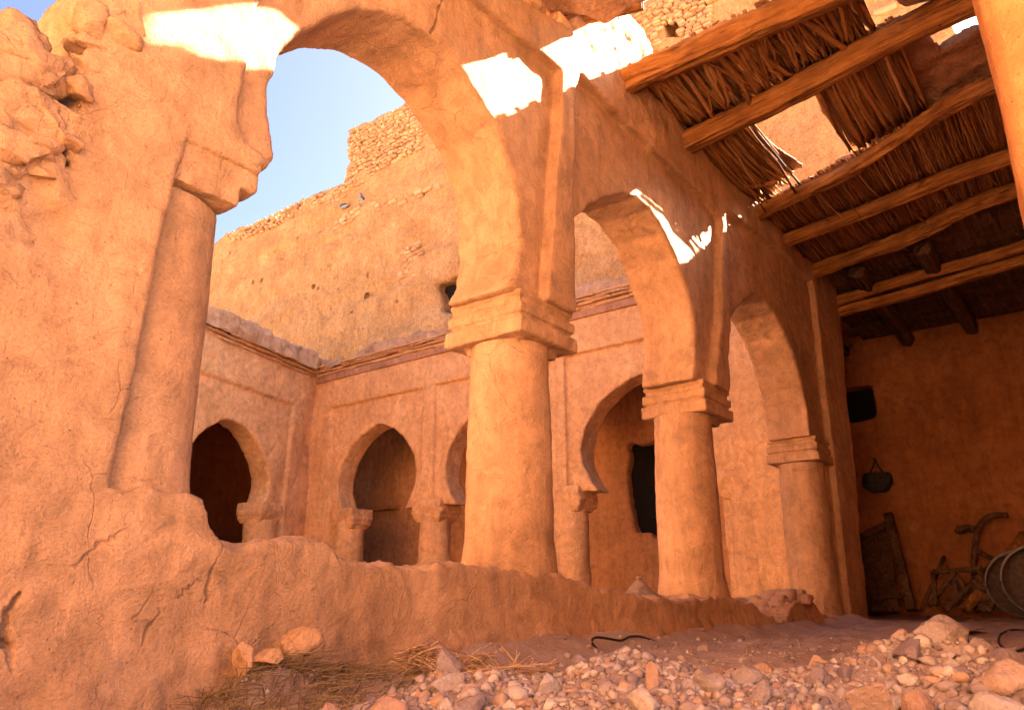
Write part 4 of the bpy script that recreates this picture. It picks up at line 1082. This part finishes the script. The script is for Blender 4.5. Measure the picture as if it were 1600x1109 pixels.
# pigeons on the ledge
def pigeon(label, px, py, face, tilt):
    p = onX(px, py, XT-.10); s = 1.25
    bm = bmesh.new(); 
    chain = [((-.20, 0, .02), .030), ((-.12, 0, .05), .055), ((-.02, 0, .075), .078), ((.07, 0, .10), .072), ((.115, 0, .145), .045), ((.135, 0, .185), .036), ((.15, 0, .20), .028)]
    bm.free()
    root = thing('pigeon', label, 'pigeon', (0, 0, 0), 'pigeons on the tall wall')
    V, Q = tubes([(smooth_path([c for c, r in chain], 24), np.interp(np.linspace(0, 1, 24), np.linspace(0, 1, len(chain)), [r for c, r in chain]))], 14)
    parts = [('body', V, Q, M['pigeon'])]
    for sgn in (1, -1):
        Wv, Wq = tubes([(np.array([[.07, sgn*.060, .10], [-.03, sgn*.072, .085], [-.13, sgn*.05, .06], [-.21, sgn*.025, .035]]), np.array([.02, .035, .028, .006]))], 10)
        parts.append(('wing', Wv, Wq, M['pigeon_dark'] if sgn > 0 else M['pigeon']))
    Bv, Bq = tubes([(np.array([[.165, 0, .197], [.20, 0, .188]]), np.array([.010, .003]))], 8); parts.append(('beak', Bv, Bq, M['beak']))
    for sgn in (1, -1):
        Lv, Lq = tubes([(np.array([[.02, sgn*.025, .03], [.02, sgn*.025, -.035], [.05, sgn*.025, -.04]]), .006)], 6); parts.append(('leg', Lv, Lq, M['beak']))
    for n_, v, q, mt_ in parts: mesh(n_, v, q, mt_, root)
    root.location = (p[0], p[1], p[2]); root.scale = (s, s, s); root.rotation_euler = (0, tilt, face)
pigeon('grey pigeon crouching low on the ledge of the tall wall, left of the pair', 537, 326, math.radians(100), .35)
pigeon('pale grey pigeon standing upright on the ledge of the tall wall, right of the pair', 563, 314, math.radians(150), -.6)

# ------------------------------------------------------------------ things in the dark store room
# hanging bag
c = onX(1371, 750, XR-.16)
bag = thing('hanging_bag', 'dark round woven bag hanging by its cord on the store room wall', 'bag', (XR-.1, c[1], c[2]+.3))
def f_bag(x, y, z):
    q = np.sqrt(((y-c[1])/.27)**2+((z-c[2])/.23)**2*(1+.6*np.clip((z-c[2])/.2, -1, 1)*0)+((x-c[0])/.13)**2)-1
    flat = (z-c[2]-.14)
    return smax(q*.13, flat, .05)
sdfmesh('pouch', (c[0]-.25, c[1]-.4, c[2]-.35), (c[0]+.25, c[1]+.4, c[2]+.35), .02, f_bag, M['basket'], bag, layers=[(5, .02, 3, 2)])
tp = np.array([XR+.0, c[1]+.02, c[2]+.42])
V, Q = tubes([(np.array([[c[0], c[1]+.12, c[2]+.13], [c[0]+.05, c[1]+.05, c[2]+.28], tp]), .014), (np.array([[c[0], c[1]-.12, c[2]+.13], [c[0]+.05, c[1]-.03, c[2]+.28], tp]), .014)], 8)
mesh('cord', V, Q, M['basket'], bag)
V, Q = tubes([(np.array([[XR-.12, c[1]+.02, c[2]+.42], [XR+.2, c[1]+.02, c[2]+.40]]), .022)], 8); mesh('peg', V, Q, M['darkwood'], bag)
# leaning door panel
def pt(px, py, X): return onX(px, py, X)
dp = thing('leaning_door', 'old plank door with a thick post leaning against the store room wall', 'door', tuple(pt(1385, 950, 14.9)))
def plank(name, a, b, w, th_, parent, mat=M['darkwood'], sd=0):
    a = np.array(a); b = np.array(b); L = np.linalg.norm(b-a); n = max(4, int(L/.08)); t = np.linspace(0, 1, n)
    P = a+(b-a)*t[:, None]
    d = (b-a)/L; side = np.cross(d, np.array([1.0, 0, 0])); side /= np.linalg.norm(side); nrm = np.cross(side, d)
    prof_ = [(-1, -1), (-.9, -1.15), (.9, -1.15), (1, -1), (1, 1), (.9, 1.15), (-.9, 1.15), (-1, 1)]
    V = []
    for k in range(n):
        j = 1+.08*math.sin(k*1.7+sd)
        for u, v in prof_: V.append(P[k]+side*u*w/2*j+nrm*v*th_/2)
    V = np.array([P[0]]*8+V+[P[-1]]*8); m8 = 8
    i = np.arange(n+1)[:, None]*m8; j = np.arange(m8)[None, :]; j2 = (j+1) % m8
    return mesh(name, V, np.stack([i+j, i+j2, i+m8+j2, i+m8+j], -1).reshape(-1, 4), mat, parent, smooth=False)
for k, (a, b) in enumerate([((1352, 955), (1347, 835)), ((1366, 955), (1358, 832)), ((1381, 955), (1370, 828)), ((1397, 955), (1381, 824))]):
    plank('board', pt(*a, 14.6), pt(*b, 15.45), .19, .035, dp, sd=k)
plank('post', pt(1424, 952, 14.55), pt(1388, 803, 15.4), .14, .10, dp, sd=9)
plank('rail', pt(1345, 838, 15.35), pt(1388, 818, 15.35), .12, .08, dp, sd=4)
plank('rail', pt(1352, 934, 14.65), pt(1415, 928, 14.62), .08, .07, dp, sd=6)
# trestle
tr = thing('trestle', 'low dark wooden trestle frame with splayed legs standing on the store room floor', 'trestle', tuple(pt(1500, 950, 14.6)))
plank('top_bar', pt(1458, 893, 14.7), pt(1535, 888, 14.7), .08, .07, tr)
for a, b in [((1458, 893), (1462, 945)), ((1452, 946), (1492, 893)), ((1486, 893), (1500, 945)), ((1490, 893), (1528, 946)), ((1532, 890), (1540, 946))]:
    plank('leg', pt(*a, 14.7), pt(*b, 14.6), .07, .06, tr)
plank('crossbar', pt(1456, 938, 14.62), pt(1530, 940, 14.62), .05, .05, tr)
# plough
pl = thing('wooden_plough', 'old wooden plough with a curved handle standing against the store room wall', 'plough', tuple(pt(1530, 950, 15.2)))
P = [pt(a, b, 15.45) for a, b in [(1523, 905), (1522, 880), (1524, 838), (1534, 812), (1550, 803), (1574, 804)]]
V, Q = tubes([(smooth_path(P, 24), .045)], 10); mesh('handle', V, Q, M['darkwood'], pl)
P = [pt(a, b, 15.45) for a, b in [(1523, 826), (1508, 823), (1500, 829), (1494, 825)]]
V, Q = tubes([(smooth_path(P, 12), np.linspace(.05, .07, 12))], 10); mesh('grip', V, Q, M['darkwood'], pl)
P = [pt(1508, 952, 14.4), pt(1548, 905, 14.8), pt(1600, 835, 15.3)]
V, Q = tubes([(smooth_path(P, 16), .075)], 10); mesh('beam', V, Q, M['beam'], pl)
P = [pt(1523, 905, 15.4), pt(1530, 930, 15.1), pt(1528, 952, 14.8)]
V, Q = tubes([(smooth_path(P, 12), .06)], 10); mesh('stock', V, Q, M['darkwood'], pl)
P = [pt(1522, 858, 15.4), pt(1552, 873, 15.3)]
V, Q = tubes([(smooth_path(P, 8), .04)], 8); mesh('brace', V, Q, M['darkwood'], pl)
# hoops / drums
def drum(label, px, py, X, R, tilt, yaw):
    c = pt(px, py, X)
    root = thing('hoop_drum', label, 'drum', tuple(c), 'round drums in the store room')
    
    an = np.linspace(0, 2*np.pi, 48, endpoint=False)
    Mx = Matrix.Rotation(yaw, 3, 'Z') @ Matrix.Rotation(tilt, 3, 'Y')
    Mx = np.array(Mx)
    def tr_(V): return V@Mx.T + c
    for nm, zz in (('rim', -.045), ('rim', .045)):
        P = np.stack([0*an+zz, R*np.cos(an), R*np.sin(an)], 1); P = np.concatenate([P, P[:2]])
        V, Q = tubes([(P, .017)], 8, cap=False); mesh(nm, tr_(V), Q, M['hoop'], root)
    V = np.concatenate([np.stack([0*an+z_, R*.985*np.cos(an), R*.985*np.sin(an)], 1) for z_ in (-.11, .045)])
    j = np.arange(48); j2 = (j+1) % 48
    mesh('shell', tr_(V), np.stack([j, j2, j2+48, j+48], 1), M['darkwood'], root)
    V = np.concatenate([np.stack([0*an+.02, r_*np.cos(an), r_*np.sin(an)], 1) for r_ in (R*.98, .01)])
    mesh('skin', tr_(V), np.stack([j, j2, j2+48, j+48], 1), M['hide'], root)
drum('large round hoop drum with pale rim, left of the two at the right edge', 1599, 912, 13.9, .47, -.2, .05)
drum('large round hoop drum with pale rim, right of the two and cut by the frame', 1628, 906, 13.4, .48, -.2, .05)
for k, (a_, b_, r_) in enumerate([((1478, 952), (1560, 872), .05), ((1545, 955), (1585, 850), .045), ((1440, 953), (1475, 870), .035)]):
    P = [pt(*a_, 14.3+.1*k), (pt(*a_, 14.3)+pt(*b_, 15.2))/2, pt(*b_, 15.3)]
    V, Q = tubes([(smooth_path(P, 14), r_)], 9); o = mesh('wooden_pole', V, Q, M['darkwood'])
    tag(o, ['dark pole leaning to the right across the trestle', 'steep dark pole just left of the round drums', 'thin dark pole leaning beside the left end of the trestle'][k], 'pole')
cr = thing('wooden_crate', 'low dark slatted crate on the floor between trestle and drums', 'crate', tuple(pt(1548, 950, 14.5)))
for yy in (948, 932, 916): plank('slat', pt(1522, yy, 14.6), pt(1562, yy, 14.5), .12, .03, cr, sd=yy)
plank('post', pt(1524, 952, 14.65), pt(1523, 908, 14.65), .08, .06, cr); plank('post', pt(1561, 952, 14.55), pt(1560, 908, 14.55), .08, .06, cr)
P = [onZ(a, b, -.3) for a, b in [(1562, 985), (1558, 1000), (1580, 1012), (1605, 1010), (1615, 990), (1600, 978), (1575, 976), (1562, 985)]]
P = [p*np.array([1, 1, 0])+np.array([0, 0, ghs(p[0], p[1])+.03]) for p in P]
V, Q = tubes([(smooth_path(P, 40), .010)], 8); o = mesh('iron_ring', V, Q, M['iron']); tag(o, 'dark ring of bent rod lying on the floor at the right edge', 'ring')
V = np.array([])
